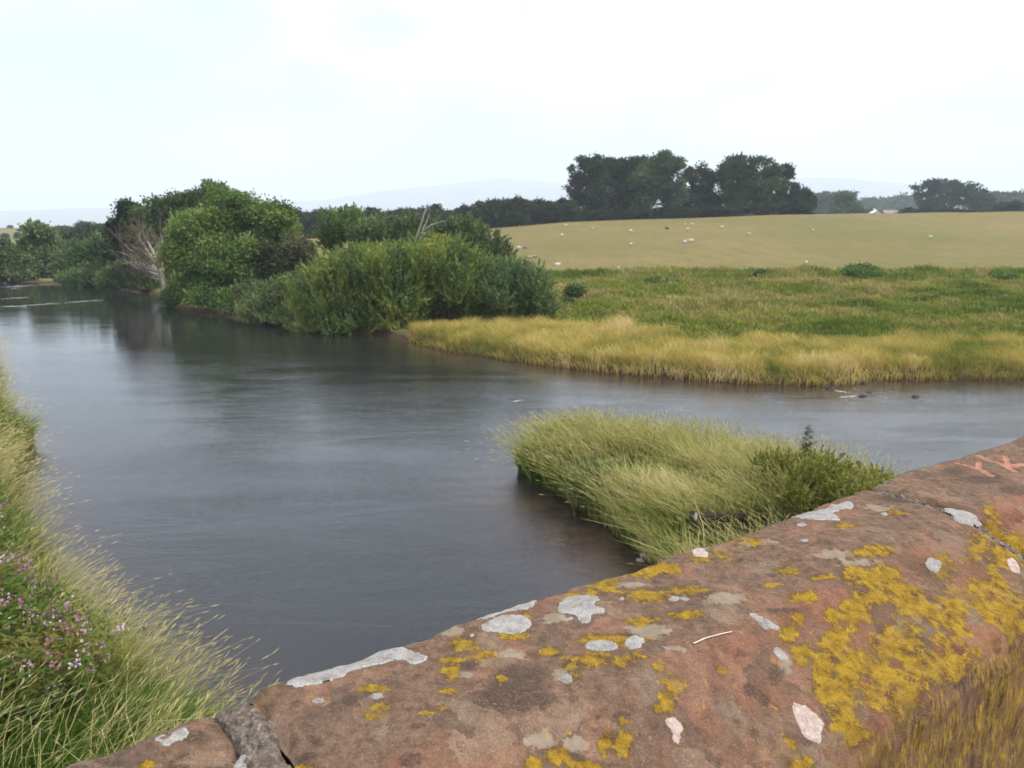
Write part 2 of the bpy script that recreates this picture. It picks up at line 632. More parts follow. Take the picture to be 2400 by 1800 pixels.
# yellow lichen, dark crust and grey patches: centre and half-size in photograph pixels
YEL = [(2250, 1425, 110, 50), (2110, 1500, 70, 60), (2200, 1560, 90, 50), (2300, 1510, 80, 40), (2010, 1440, 50, 40), (2080, 1580, 60, 40), (2360, 1420, 50, 40), (1990, 1720, 60, 40), (2360, 1350, 40, 50), (1880, 1530, 24, 30), (650, 1620, 50, 18), (730, 1632, 14, 8), (600, 1640, 30, 10), (880, 1615, 40, 10), (890, 1660, 30, 16), (870, 1680, 26, 10), (1040, 1660, 22, 8), (1050, 1620, 22, 8),
       (1000, 1670, 20, 6), (1090, 1515, 34, 20), (1125, 1535, 34, 12), (1060, 1545, 40, 8), (1170, 1455, 24, 10), (1200, 1490, 30, 10),
       (1175, 1590, 12, 8), (1060, 1580, 26, 22), (1230, 1445, 14, 12), (1340, 1400, 30, 10), (1410, 1372, 40, 14), (1390, 1390, 14, 8),
       (1490, 1340, 50, 12), (1560, 1330, 40, 12), (1520, 1395, 60, 14), (1620, 1385, 55, 12), (1700, 1290, 40, 20), (1740, 1270, 50, 14),
       (1640, 1310, 40, 10), (1500, 1455, 40, 10), (1610, 1440, 40, 12), (1430, 1500, 70, 14), (1380, 1545, 60, 20), (1340, 1560, 30, 18),
       (1470, 1545, 50, 16), (1350, 1585, 18, 10), (1280, 1530, 40, 10), (1810, 1370, 24, 8), (1880, 1400, 34, 14), (1850, 1340, 30, 8),
       (1930, 1350, 30, 8), (2050, 1290, 40, 12), (1980, 1230, 30, 8), (1900, 1230, 20, 6), (2100, 1200, 30, 8),
       (2000, 1340, 30, 20), (2060, 1350, 60, 30), (2120, 1380, 70, 30), (2040, 1400, 60, 24), (2150, 1420, 60, 30), (2230, 1400, 50, 30), (2200, 1330, 40, 30),
       (2290, 1290, 30, 40), (2330, 1240, 24, 34), (2350, 1320, 40, 40), (2320, 1380, 60, 36), (2380, 1290, 30, 40), (2280, 1440, 70, 40),
       (2350, 1470, 60, 30), (1960, 1500, 30, 36), (2000, 1560, 36, 50), (1930, 1560, 26, 40), (1850, 1480, 26, 30), (1870, 1450, 18, 18),
       (2080, 1520, 50, 30), (2150, 1560, 60, 40), (2240, 1500, 60, 40), (2060, 1620, 50, 40), (1990, 1660, 40, 40), (1940, 1620, 30, 30),
       (2120, 1640, 60, 50), (1560, 1640, 20, 30), (1545, 1660, 16, 16), (1545, 1560, 16, 18), (1830, 1750, 40, 30), (1790, 1760, 30, 20),
       (1870, 1790, 40, 16), (1420, 1740, 16, 30), (1460, 1745, 18, 26), (1310, 1770, 30, 20), (1370, 1795, 40, 12), (1250, 1790, 24, 14), (1460, 1690, 14, 10),
       (1690, 1570, 14, 16), (1580, 1610, 30, 30), (700, 1795, 50, 14), (340, 1770, 26, 14), (1960, 1440, 30, 20), (2320, 1200, 14, 20), (2130, 1340, 20, 10)]
DRK = [(1220, 1590, 95, 45), (1260, 1640, 80, 30), (1140, 1640, 60, 20), (1100, 1560, 30, 20), (740, 1740, 24, 16), (960, 1780, 40, 20), (980, 1700, 26, 10), (720, 1770, 30, 12),
       (260, 1770, 60, 18), (200, 1790, 60, 12), (460, 1710, 40, 16), (500, 1790, 50, 16), (420, 1780, 40, 12), (820, 1640, 20, 14), (1500, 1540, 34, 12), (1580, 1440, 26, 10),
       (1830, 1430, 70, 10), (2090, 1170, 60, 10), (2300, 1130, 60, 14), (2240, 1110, 40, 10), (2380, 1160, 40, 12), (2330, 1270, 14, 24), (2190, 1340, 60, 18),
       (1850, 1500, 24, 16), (1930, 1600, 20, 30), (1760, 1620, 20, 18), (1400, 1680, 20, 14), (2000, 1590, 24, 20), (1820, 1580, 26, 26), (1790, 1640, 24, 20), (1450, 1680, 30, 16)]
GRY = [(620, 1680, 30, 20), (580, 1650, 18, 30), (1290, 1450, 40, 16), (1060, 1480, 30, 14), (1080, 1580, 40, 14), (1200, 1530, 40, 14), (1320, 1580, 40, 24),
       (1480, 1370, 60, 12), (1520, 1480, 50, 18), (1620, 1290, 50, 12), (1780, 1270, 50, 12), (1940, 1300, 60, 14), (2010, 1320, 60, 12), (1500, 1290, 40, 8), (2060, 1190, 40, 12),
       (1700, 1400, 60, 16), (1580, 1520, 30, 10), (1270, 1730, 40, 30), (1350, 1745, 30, 30), (2110, 1480, 30, 40), (2150, 1440, 20, 30), (1840, 1550, 20, 40), (2200, 1420, 14, 30)]


def blob_frames(lst):
    out = []
    for (u, v, ru, rv) in lst:
        c = np.array(pix_sp(u, v))
        a = np.array(pix_sp(u + ru, v)) - c
        b = np.array(pix_sp(u, v + rv)) - c
        M = np.linalg.inv(np.stack([a, b], 1))
        out.append((c, M))
    return out


def blob_field(s, p, frames):
    f = np.full(s.shape, -1.5)
    for c, M in frames:
        ds, dp = s - c[0], p - c[1]
        a = M[0, 0] * ds + M[0, 1] * dp
        b = M[1, 0] * ds + M[1, 1] * dp
        f = np.maximum(f, 1 - np.sqrt(a * a + b * b))
    return np.clip(f, -1.5, 1)


FY, FD, FG = blob_frames(YEL), blob_frames(DRK), blob_frames(GRY)
CARVE = [[(2245, 1089.5), (2296, 1104), (2327.5, 1119)], [(2296, 1088), (2295, 1104)], [(2296, 1104), (2350, 1114)],
         [(2296, 1070.5), (2358.7, 1096), (2387, 1111)], [(2358.7, 1074.6), (2364, 1092)], [(2358, 1096), (2410, 1091)], [(2362, 1097), (2410, 1106)]]
CARVE_SP = [[np.array(pix_sp(*q_)) for q_ in st] for st in CARVE]


def carve_field(s, p):
    d = np.full(s.shape, 1.0)
    for i, st in enumerate(CARVE_SP):
        for a, b in zip(st[:-1], st[1:]):
            e = b - a
            t = np.clip(((s - a[0]) * e[0] + (p - a[1]) * e[1]) / (e @ e), 0, 1)
            wdt = 0.0062 if i in (0, 3, 1, 4, 5) else 0.0038
            d = np.minimum(d, np.hypot(s - a[0] - t * e[0], p - a[1] - t * e[1]) / wdt)
    return np.clip(1 - d, -1, 1)


tS = NT('red_sandstone')
v = tS.pos()
n_big = tS.noise(v, 5.0, 5, 0.6, 0.4)
n_med = tS.noise(v, 17.0, 6, 0.65, 0.5)
n_fin = tS.noise(v, 75.0, 5, 0.7)
n_gr = tS.noise(v, 420.0, 3, 0.7)
base = tS.ramp(n_med, [(0.30, (0.085, 0.050, 0.036)), (0.42, (0.195, 0.100, 0.068)), (0.52, (0.30, 0.158, 0.112)), (0.62, (0.225, 0.145, 0.105)), (0.74, (0.36, 0.245, 0.185))])
brown = tS.ramp(n_fin, [(0.35, (0.115, 0.080, 0.058)), (0.6, (0.23, 0.17, 0.128))])
ontop = tS.attr('flat')
bfac = tS.step(tS.math('ADD', n_big, tS.math('MULTIPLY', ontop, 0.22)), 0.46, 0.66)
col = tS.mix(bfac, base, brown)
nz = tS.node('ShaderNodeTexNoise')
nz.inputs['Scale'].default_value = 38.0
nz.inputs['Detail'].default_value = 5
tS.link(v, nz.inputs['Vector'])
vsub = tS.node('ShaderNodeVectorMath', operation='MULTIPLY_ADD')
vsub.inputs[1].default_value = (0.055, 0.055, 0.055)
tS.link(nz.outputs['Color'], vsub.inputs[0])
tS.link(v, vsub.inputs[2])
cell = tS.voronoi(vsub.outputs[0], 26.0, 'F1', 'Color')
sep = tS.node('ShaderNodeSeparateColor')
tS.link(cell, sep.inputs[0])
col = tS.mix(tS.step(sep.outputs[0], 0.72, 0.76, 0, 0.5), col, tS.ramp(n_fin, [(0.3, (0.24, 0.135, 0.098)), (0.7, (0.38, 0.245, 0.18))]))
col = tS.mix(tS.step(sep.outputs[1], 0.80, 0.84, 0, 0.6), col, tS.ramp(n_fin, [(0.3, (0.075, 0.060, 0.052)), (0.7, (0.17, 0.135, 0.11))]))
col = tS.mix(tS.step(sep.outputs[2], 0.86, 0.9, 0, 0.5), col, tS.ramp(n_fin, [(0.3, (0.20, 0.17, 0.135)), (0.7, (0.33, 0.29, 0.235))]))
pit = tS.step(tS.voronoi(vsub.outputs[0], 150.0), 0.12, 0.3, 1, 0)
col = tS.mix(tS.math('MULTIPLY', pit, tS.step(n_med, 0.45, 0.6, 0, 0.75)), col, (0.055, 0.038, 0.030))
col = tS.mix(tS.step(n_gr, 0.40, 0.64, 0.30, 0.0), col, (0.06, 0.042, 0.034))
col = tS.mix(tS.step(n_gr, 0.56, 0.70, 0.0, 0.35), col, (0.44, 0.33, 0.27))
edge_n = tS.math('MULTIPLY', tS.math('SUBTRACT', n_fin, 0.5), 2.2)
edge_m = tS.math('MULTIPLY', tS.math('SUBTRACT', n_med, 0.5), 2.0)
wob = tS.math('ADD', edge_n, edge_m)
gf = tS.step(tS.math('ADD', tS.attr('grey'), wob), 0.1, 0.35, 0, 0.85)
col = tS.mix(gf, col, tS.ramp(n_fin, [(0.3, (0.22, 0.205, 0.165)), (0.7, (0.36, 0.335, 0.28))]))
df_ = tS.step(tS.math('ADD', tS.attr('dark'), tS.math('MULTIPLY', wob, 1.1)), 0.0, 0.45, 0, 0.95)
speck = tS.step(n_gr, 0.42, 0.58)
col = tS.mix(tS.math('MULTIPLY', df_, tS.step(n_gr, 0.35, 0.6, 1.0, 0.55)), col, (0.062, 0.050, 0.042))
yn = tS.math('ADD', tS.math('ADD', tS.attr('yellow'), 0.12), tS.math('MULTIPLY', wob, 1.25))
yn = tS.math('ADD', yn, tS.math('MULTIPLY', tS.math('SUBTRACT', n_gr, 0.5), 1.1))
bare = tS.voronoi(vsub.outputs[0], 17.0, 'F1', 'Color')
sepb = tS.node('ShaderNodeSeparateColor')
tS.link(bare, sepb.inputs[0])
yf = tS.math('MULTIPLY', tS.step(yn, -0.10, 0.48), tS.step(sepb.outputs[0], 0.84, 0.89, 1.0, 0.10))
ycol = tS.ramp(n_fin, [(0.26, (0.13, 0.075, 0.012)), (0.42, (0.29, 0.195, 0.024)), (0.58, (0.46, 0.335, 0.036)), (0.70, (0.55, 0.41, 0.050)), (0.8, (0.52, 0.30, 0.03))])
ycol = tS.mix(tS.step(n_gr, 0.35, 0.62, 0.45, 0.0), ycol, (0.17, 0.11, 0.02))
col = tS.mix(tS.math('MULTIPLY', yf, tS.step(n_med, 0.3, 0.5, 0.6, 1.0)), col, ycol)
stray = tS.step(tS.voronoi(vsub.outputs[0], 40.0), 0.08, 0.13, 1, 0)
col = tS.mix(tS.math('MULTIPLY', stray, tS.step(n_big, 0.53, 0.58, 0, 0.7)), col, (0.46, 0.26, 0.03))
# the tooled near face: lichen and damp caught in upright grooves
fm = tS.attr('face')
vf = tS.node('ShaderNodeMapping')
vf.inputs['Rotation'].default_value = (0, 0, -math.atan2(S_AX[1], S_AX[0]))
tS.link(v, vf.inputs['Vector'])
vg = tS.node('ShaderNodeMapping')
vg.inputs['Scale'].default_value = (1.0, 0.0, 0.19)
tS.link(vf.outputs[0], vg.inputs['Vector'])
g1, g2 = tS.noise(vg.outputs[0], 250.0, 5, 0.70), tS.noise(vf.outputs[0], 16.0, 5, 0.7)
fcol = tS.ramp(g1, [(0.28, (0.050, 0.038, 0.030)), (0.40, (0.150, 0.100, 0.070)), (0.49, (0.30, 0.215, 0.060)), (0.57, (0.48, 0.345, 0.045)), (0.66, (0.54, 0.41, 0.08)), (0.74, (0.66, 0.62, 0.52))])
vq = tS.node('ShaderNodeMapping')
vq.inputs['Scale'].default_value = (1.0, 1.0, 0.5)
tS.link(vf.outputs[0], vq.inputs['Vector'])
g4 = tS.noise(vq.outputs[0], 85.0, 6, 0.75)
fcol = tS.mix(tS.step(g4, 0.42, 0.60, 0, 0.8), fcol, tS.ramp(g4, [(0.46, (0.085, 0.060, 0.048)), (0.56, (0.20, 0.135, 0.095)), (0.64, (0.36, 0.26, 0.06)), (0.72, (0.50, 0.46, 0.38))]))
fcol = tS.mix(tS.step(g2, 0.50, 0.64, 0, 0.85), fcol, tS.ramp(g1, [(0.33, (0.075, 0.052, 0.044)), (0.6, (0.24, 0.155, 0.12))]))
col = tS.mix(fm, col, fcol)
# fresh stone where letters were scratched in
col = tS.mix(tS.step(tS.math('ADD', tS.attr('carve'), tS.math('MULTIPLY', edge_n, 0.12)), 0.1, 0.3), col, tS.ramp(n_fin, [(0.3, (0.36, 0.19, 0.145)), (0.7, (0.48, 0.29, 0.23))]))
mulc = tS.node('ShaderNodeMix', data_type='RGBA', blend_type='MULTIPLY')
mulc.inputs['Factor'].default_value = 1.0
tS.link(col, mulc.inputs['A'])
mulc.inputs['B'].default_value = (0.71, 0.60, 0.515, 1)
col = mulc.outputs['Result']
hh = tS.math('ADD', tS.math('MULTIPLY', n_fin, 0.6), tS.math('MULTIPLY', n_gr, 0.35))
hh = tS.math('ADD', hh, tS.math('MULTIPLY', tS.math('MULTIPLY', yf, n_gr), 1.0))
hh = tS.math('ADD', hh, tS.math('MULTIPLY', tS.math('MULTIPLY', fm, g1), 0.6))
tS.principled(col, 0.92, tS.bump(hh, 0.75, 0.0045), 0.18)

parapet = empty('bridge_parapet', (0, 0, 0), 'red sandstone bridge parapet blotched with yellow and white lichen across the foreground', 'parapet')


def coping_stone(s0, s1, res, dz=0.0, dp=0.0, label=None, carve=False):
    ns = max(8, int((s1 - s0) / res))
    s = np.linspace(s0, s1, ns)
    # profile: outer face up, over the top, down the near face
    po = np.linspace(0, 1, 12)
    nt_ = int((P_OUT - P_ARRIS) / res)
    pt = np.linspace(P_OUT, P_ARRIS, nt_)
    nf_ = int(0.26 / (res * 1.6))
    dn = np.linspace(0, 0.26, nf_ + 1)[1:]
    S, PT = np.meshgrid(s, pt, indexing='ij')
    # ends of the stone are worn round
    er = np.minimum(S - s0, s1 - S)
    wear = 0.010 * np.clip(1 - er / 0.018, 0, 1) ** 2 * (0.5 + noise2(PT * 30, S * 0 + s0 * 9, 4))
    cf = carve_field(S, PT) if carve else np.full(S.shape, -1.0)
    edge_j = (fbm(S * 22, S * 0 + 2.0 + s0, 41, 3) - 0.5) * 0.016
    P2 = PT + edge_j * np.clip((PT - (P_OUT - 0.06)) / 0.06, 0, 1)
    tz = top_z(S, PT) - wear + dz - 0.003 * np.clip(cf * 2, 0, 1)
    T = sp_world(S, P2 + dp, tz)
    SF, DN = np.meshgrid(s, dn, indexing='ij')
    zf0 = tz[:, -1:]
    groove = (noise2(SF * 130, DN * 7, 51) - 0.5) * 0.005 + (fbm(SF * 20, DN * 20, 53, 4) - 0.5) * 0.014
    groove = groove * np.clip(DN / 0.02, 0, 1)
    pf = P_ARRIS - 0.006 * np.clip(DN / 0.02, 0, 1) - groove + dp
    Fv = sp_world(SF, pf, zf0 - DN)
    SO, OO = np.meshgrid(s, np.linspace(0.2, 0.008, 10), indexing='ij')
    Ov = sp_world(SO, P2[:, :1] + dp + 0.002 + 0 * SO, tz[:, :1] - OO)
    G = np.concatenate([Ov, T, Fv], 1)
    n1_, n2_ = G.shape[:2]
    i_, j_ = np.meshgrid(np.arange(n1_ - 1), np.arange(n2_ - 1), indexing='ij')
    qd = np.stack([i_ * n2_ + j_, i_ * n2_ + j_ + 1, (i_ + 1) * n2_ + j_ + 1, (i_ + 1) * n2_ + j_], -1).reshape(-1, 4)
    # attributes over the same grid
    SS = np.concatenate([SO, S, SF], 1)
    PP = np.concatenate([SO * 0 + P_OUT, PT, SF * 0 + P_ARRIS], 1)
    down = np.concatenate([OO * 0, PT * 0, DN], 1)
    PPd = PP - down * 0.6
    yel = blob_field(SS, PPd, FY)
    face = np.concatenate([SO * 0, sm((0.404 + 0.06 * (noise2(S * 90, PT * 9, 61) - 0.5) - PT) / 0.05), SF * 0 + 1], 1)
    face = face * sm((SS - 0.55) / 0.35)
    flat = np.concatenate([SO * 0 + 0.5, sm((PT - P_RIDGE + 0.03) / 0.06), SF * 0], 1)
    cfa = np.concatenate([SO * 0 - 1, cf, SF * 0 - 1], 1)
    # end caps
    verts = G.reshape(-1, 3)
    tris = []
    for i0 in (0, n1_ - 1):
        ring = i0 * n2_ + np.arange(n2_)
        c_ = verts[ring].mean(0)
        ci = len(verts)
        verts = np.concatenate([verts, [c_]])
        for a_, b_ in zip(ring, np.roll(ring, -1)):
            tris.append((a_, b_, ci) if i0 == 0 else (b_, a_, ci))
    pad = [0.0, 0.0]
    at_ = {'yellow': np.concatenate([yel.ravel(), [-1, -1]]), 'dark': np.concatenate([blob_field(SS, PPd, FD).ravel(), [-1, -1]]),
           'grey': np.concatenate([blob_field(SS, PPd, FG).ravel(), [-1, -1]]), 'face': np.concatenate([face.ravel(), pad]),
           'flat': np.concatenate([flat.ravel(), pad]), 'carve': np.concatenate([cfa.ravel(), [-1, -1]])}
    o = mesh_np('coping_stone', verts, qd, tS.m, parapet, at_, smooth=True, tris=np.array(tris))
    if label:
        o['label'] = label
    return o


JL, JR = 0.185, 1.285
coping_stone(-1.9, -0.95, 0.012, -0.014)
coping_stone(-0.93, JL - 0.017, 0.005, -0.012, 0.006, 'darker red coping stone at the lower left end')
main_stone = coping_stone(JL + 0.013, JR - 0.004, 0.0032, 0.0, 0.0, 'large central coping stone heavily spotted with lichen')
coping_stone(JR + 0.004, 2.32, 0.0032, 0.004, 0.002, 'bare brown coping stone scratched with two pink letters', carve=True)
coping_stone(2.33, 3.35, 0.012, 0.002)
coping_stone(3.36, 4.40, 0.014, -0.003)

# mortar in the wide joint on the left, thin rough line in the right one
tM = NT('gritty_mortar')
v = tM.pos()
a_, b_ = tM.noise(v, 110, 6, 0.75), tM.voronoi(v, 190)
c = tM.ramp(a_, [(0.30, (0.060, 0.046, 0.036)), (0.46, (0.155, 0.120, 0.094)), (0.58, (0.25, 0.205, 0.168)), (0.70, (0.40, 0.35, 0.31))])
tM.principled(c, 0.95, tM.bump(tM.math('ADD', a_, b_), 1.0, 0.008), 0.15)


def mortar(s0, s1, sink):
    s = np.linspace(s0 - 0.008, s1 + 0.008, 26)
    p = np.linspace(P_OUT + 0.004, P_ARRIS, 110)
    S, P = np.meshgrid(s, p, indexing='ij')
    mid = np.clip(1 - np.abs(S - (s0 + s1) / 2) / ((s1 - s0) / 2 + 0.008), 0, 1)
    wig = (fbm(P * 18, P * 0 + 1.5, 77, 3) - 0.5) * 0.016
    z = top_z(S, np.clip(P, P_ARRIS, P_OUT)) - sink - 0.02 * (1 - sm(mid * 2.5)) + (fbm(S * 160, P * 160, 71, 3) - 0.5) * 0.010
    T = sp_world(S + wig, P, z)
    Fv = sp_world(S[:, -1:] + wig[:, -1:], P[:, -1:], z[:, -1:] - 0.24)
    O_ = sp_world(S[:, :1] + wig[:, :1], P[:, :1], z[:, :1] - 0.2)
    G = np.concatenate([O_, T, Fv], 1)
    a1, a2 = G.shape[:2]
    i_, j_ = np.meshgrid(np.arange(a1 - 1), np.arange(a2 - 1), indexing='ij')
    qd = np.stack([i_ * a2 + j_, i_ * a2 + j_ + 1, (i_ + 1) * a2 + j_ + 1, (i_ + 1) * a2 + j_], -1).reshape(-1, 4)
    return mesh_np('mortar_joint', G.reshape(-1, 3), qd, tM.m, parapet, smooth=True)


mortar(JL - 0.017, JL + 0.013, 0.009)
mortar(JR - 0.004, JR + 0.004, 0.006)

# masonry under the coping: courses of red blocks on both faces, the deck behind
tB = plain_mat('red_block', (0.17, 0.09, 0.06), (0.33, 0.19, 0.14), 14, 0.95, 0.7, 0.01)
BOXQ = np.array([(0, 2, 3, 1), (4, 5, 7, 6), (0, 1, 5, 4), (2, 6, 7, 3), (0, 4, 6, 2), (1, 3, 7, 5)])


def sp_box(name, s0, s1, p0, p1, z0, z1, mat, parent=None):
    vv = [sp_world(np.array(s), np.array(p), np.array(z)) for z in (z0, z1) for p in (p0, p1) for s in (s0, s1)]
    return mesh_np(name, np.array(vv), BOXQ, mat, parent)


zc0 = TOP - 0.30
for row in range(4):
    z1_ = zc0 - row * 0.30
    s_ = -1.9 + (row % 2) * 0.2
    while s_ < 4.3:
        w_ = 0.42 + 0.2 * random.random()
        sp_box('block', s_ + 0.006, min(s_ + w_, 4.35) - 0.006, 0.42 + random.random() * 0.008, 0.655 + random.random() * 0.008, z1_ - 0.288, z1_, tB, parapet)
        s_ += w_
sp_box('wall_core', -1.9, 4.38, 0.43, 0.65, 5.0, TOP - 0.12, tM.m, parapet)
tag(sp_box('road', -30, 60, -4.0, 0.415, 5.2, 5.5, plain_mat('asphalt', (0.035, 0.035, 0.036), (0.07, 0.068, 0.066), 60, 0.9, 0.4, 0.01)), kind='structure')

# white crusts of lichen: outlines in photograph pixels, laid on the stone
tL = NT('white_lichen_crust')
v = tL.pos()
a_, b_ = tL.noise(v, 62, 7, 0.74), tL.voronoi(v, 310, 'DISTANCE_TO_EDGE')
rim = tL.attr('rim')
c = tL.ramp(a_, [(0.30, (0.17, 0.152, 0.135)), (0.44, (0.29, 0.265, 0.24)), (0.58, (0.37, 0.35, 0.325)), (0.72, (0.43, 0.415, 0.39))])
c = tL.mix(tL.step(rim, 0.75, 1.0, 0, 0.55), c, (0.49, 0.48, 0.465))
c = tL.mix(tL.step(b_, 0.0, 0.07, 0.22, 0.0), c, (0.27, 0.25, 0.23))
tL.principled(c, 0.95, tL.bump(tL.math('ADD', tL.math('ADD', a_, tL.noise(v, 300, 4, 0.75)), tL.math('MULTIPLY', tL.step(b_, 0, 0.12), 0.45)), 0.85, 0.003), 0.15)
tL2 = NT('pink_grey_lichen_crust')
v = tL2.pos()
a_ = tL2.noise(v, 150, 5, 0.75)
rim = tL2.attr('rim')
c = tL2.ramp(a_, [(0.3, (0.24, 0.165, 0.135)), (0.5, (0.38, 0.29, 0.25)), (0.7, (0.48, 0.42, 0.38))])
c = tL2.mix(tL2.step(rim, 0.75, 1.0, 0, 0.6), c, (0.50, 0.48, 0.46))
tL2.principled(c, 0.95, tL2.bump(a_, 0.9, 0.004), 0.15)

WHITE = [
    [(668, 1602), (690, 1588), (740, 1572), (800, 1555), (850, 1535), (900, 1522), (940, 1518), (965, 1524), (985, 1536), (1000, 1541), (992, 1552), (960, 1556), (948, 1546), (920, 1545), (880, 1560), (838, 1568), (812, 1578), (780, 1592), (730, 1603), (700, 1608)],
    [(1125, 1470), (1150, 1452), (1185, 1441), (1225, 1444), (1246, 1462), (1232, 1478), (1205, 1487), (1170, 1482), (1135, 1478)],
    [(1115, 1452), (1160, 1436), (1200, 1420), (1240, 1408), (1255, 1406), (1250, 1418), (1225, 1430), (1180, 1436), (1140, 1450)],
    [(1308, 1425), (1322, 1404), (1345, 1398), (1392, 1396), (1405, 1404), (1392, 1416), (1414, 1428), (1410, 1438), (1386, 1444), (1380, 1456), (1362, 1458), (1354, 1444), (1330, 1436), (1310, 1436)],
    [(1372, 1512), (1385, 1502), (1420, 1502), (1447, 1511), (1440, 1522), (1400, 1526), (1380, 1521)],
    [(1465, 1506), (1475, 1493), (1500, 1492), (1510, 1502), (1500, 1516), (1478, 1520), (1466, 1513)],
    [(1312, 1590), (1320, 1583), (1336, 1584), (1342, 1594), (1330, 1602), (1315, 1598)],
    [(1755, 1440), (1768, 1438), (1800, 1452), (1825, 1470), (1820, 1476), (1790, 1472), (1775, 1456)],
    [(1814, 1520), (1825, 1517), (1840, 1532), (1846, 1545), (1830, 1546), (1818, 1534)],
    [(1858, 1655), (1872, 1650), (1900, 1664), (1925, 1690), (1930, 1700), (1920, 1738), (1905, 1740), (1880, 1720), (1868, 1690)],
    [(1848, 1212), (1880, 1203), (1915, 1197), (1960, 1182), (1990, 1176), (2003, 1182), (1995, 1190), (1960, 1196), (1950, 1203), (1966, 1218), (1930, 1218), (1890, 1216)],
    [(2215, 1196), (2225, 1191), (2270, 1199), (2290, 1214), (2298, 1232), (2262, 1228), (2238, 1220), (2234, 1208)],
    [(2170, 1316), (2178, 1308), (2190, 1310), (2205, 1317), (2204, 1330), (2196, 1342), (2180, 1336), (2171, 1326)],
    [(2360, 1312), (2372, 1308), (2385, 1322), (2390, 1342), (2378, 1342), (2366, 1330)],
    [(1868, 1228), (1880, 1224), (1892, 1230), (1882, 1234), (1870, 1232)],
    [(1876, 1266), (1886, 1263), (1895, 1267), (1885, 1271)],
    [(2063, 1204), (2072, 1201), (2081, 1206), (2072, 1209)],
    [(733, 1643), (745, 1636), (758, 1640), (757, 1646), (742, 1649)],
    [(868, 1632), (880, 1624), (895, 1626), (896, 1634), (880, 1639)],
    [(1102, 1487), (1110, 1485), (1113, 1489), (1105, 1492)],
    [(1568, 1402), (1580, 1397), (1592, 1402), (1584, 1410), (1570, 1408)],
    [(1595, 1402), (1608, 1400), (1616, 1406), (1604, 1409)],
    [(1452, 1402), (1460, 1399), (1464, 1405), (1455, 1408)],
    [(1330, 1449), (1340, 1446), (1344, 1451), (1334, 1453)],
    [(348, 1702), (372, 1692), (398, 1680), (420, 1678), (436, 1688), (432, 1702), (410, 1712), (388, 1716), (360, 1708)],
    [(540, 1790), (550, 1760), (570, 1740), (585, 1750), (580, 1780), (590, 1805), (545, 1805)],
    [(1560, 1690), (1575, 1680), (1592, 1690), (1600, 1705), (1590, 1740), (1580, 1738), (1575, 1715)],
    [(1615, 1290), (1635, 1286), (1660, 1298), (1655, 1306), (1630, 1303)],
    [(2320, 1222), (2340, 1218), (2362, 1232), (2350, 1236), (2330, 1230)],
]
PINKISH = {9, 13, 26, 27}


def crust(outline, mat, seed):
    pts = np.array([pix_sp(*q_) for q_ in outline])
    # round the outline: closed spline resampling with a ragged margin
    n = len(pts)
    m = max(48, n * 10)
    t = np.linspace(0, n, m, endpoint=False)
    i = np.floor(t).astype(int)
    f = (t - i)[:, None]
    p0, p1, p2, p3 = pts[(i - 1) % n], pts[i % n], pts[(i + 1) % n], pts[(i + 2) % n]
    o = 0.5 * (2 * p1 + (p2 - p0) * f + (2 * p0 - 5 * p1 + 4 * p2 - p3) * f ** 2 + (3 * p1 - p0 - 3 * p2 + p3) * f ** 3)
    size = np.sqrt(np.abs(0.5 * np.sum(o[:, 0] * np.roll(o[:, 1], -1) - o[:, 1] * np.roll(o[:, 0], -1))))
    res = min(max(size / 26, 0.0011), 0.0036)
    lo, hi = o.min(0) - 4 * res, o.max(0) + 4 * res
    hi[1] = min(hi[1], P_OUT + 0.003)
    gs, gp = np.arange(lo[0], hi[0], res), np.arange(lo[1], hi[1], res)
    S, P = np.meshgrid(gs, gp, indexing='ij')
    d = sdf(S, P, o)
    d = d + (fbm(S / (size * 0.22), P / (size * 0.22), seed, 3) - 0.5) * 0.11 * size + (noise2(S / (res * 2.2), P / (res * 2.2), seed + 3) - 0.5) * res * 1.6
    e = np.clip(d / (res * 1.8), -1, 1)
    h = min(0.0019, 0.0008 + size * 0.014)
    wr = fbm(S / 0.006, P / 0.006, seed + 8, 3) - 0.5
    rimv = np.clip(1 - d / (0.16 * size), 0, 1)
    zz = top_z(S, np.clip(P, P_ARRIS, P_OUT - 0.001)) + np.where(e > 0, h * (0.45 + 0.55 * e) * (0.65 + 0.35 * rimv + 0.7 * wr), 0.0018 * e - 0.0002)
    zz = zz + np.where(S < JL, -0.012, 0)
    G = sp_world(S, P, zz).reshape(-1, 3)
    n1_, n2_ = S.shape
    i_, j_ = np.meshgrid(np.arange(n1_ - 1), np.arange(n2_ - 1), indexing='ij')
    qd = np.stack([i_ * n2_ + j_, (i_ + 1) * n2_ + j_, (i_ + 1) * n2_ + j_ + 1, i_ * n2_ + j_ + 1], -1).reshape(-1, 4)
    keep = (d.ravel()[qd] > -res * 1.2).all(1)
    used, inv = np.unique(qd[keep], return_inverse=True)
    return mesh_np('lichen_crust', G[used], inv.reshape(-1, 4), mat, parapet, {'rim': rimv.ravel()[used]}, smooth=True)


for i_w, ol in enumerate(WHITE):
    crust(ol, tL2.m if i_w in PINKISH else tL.m, 100 + i_w)


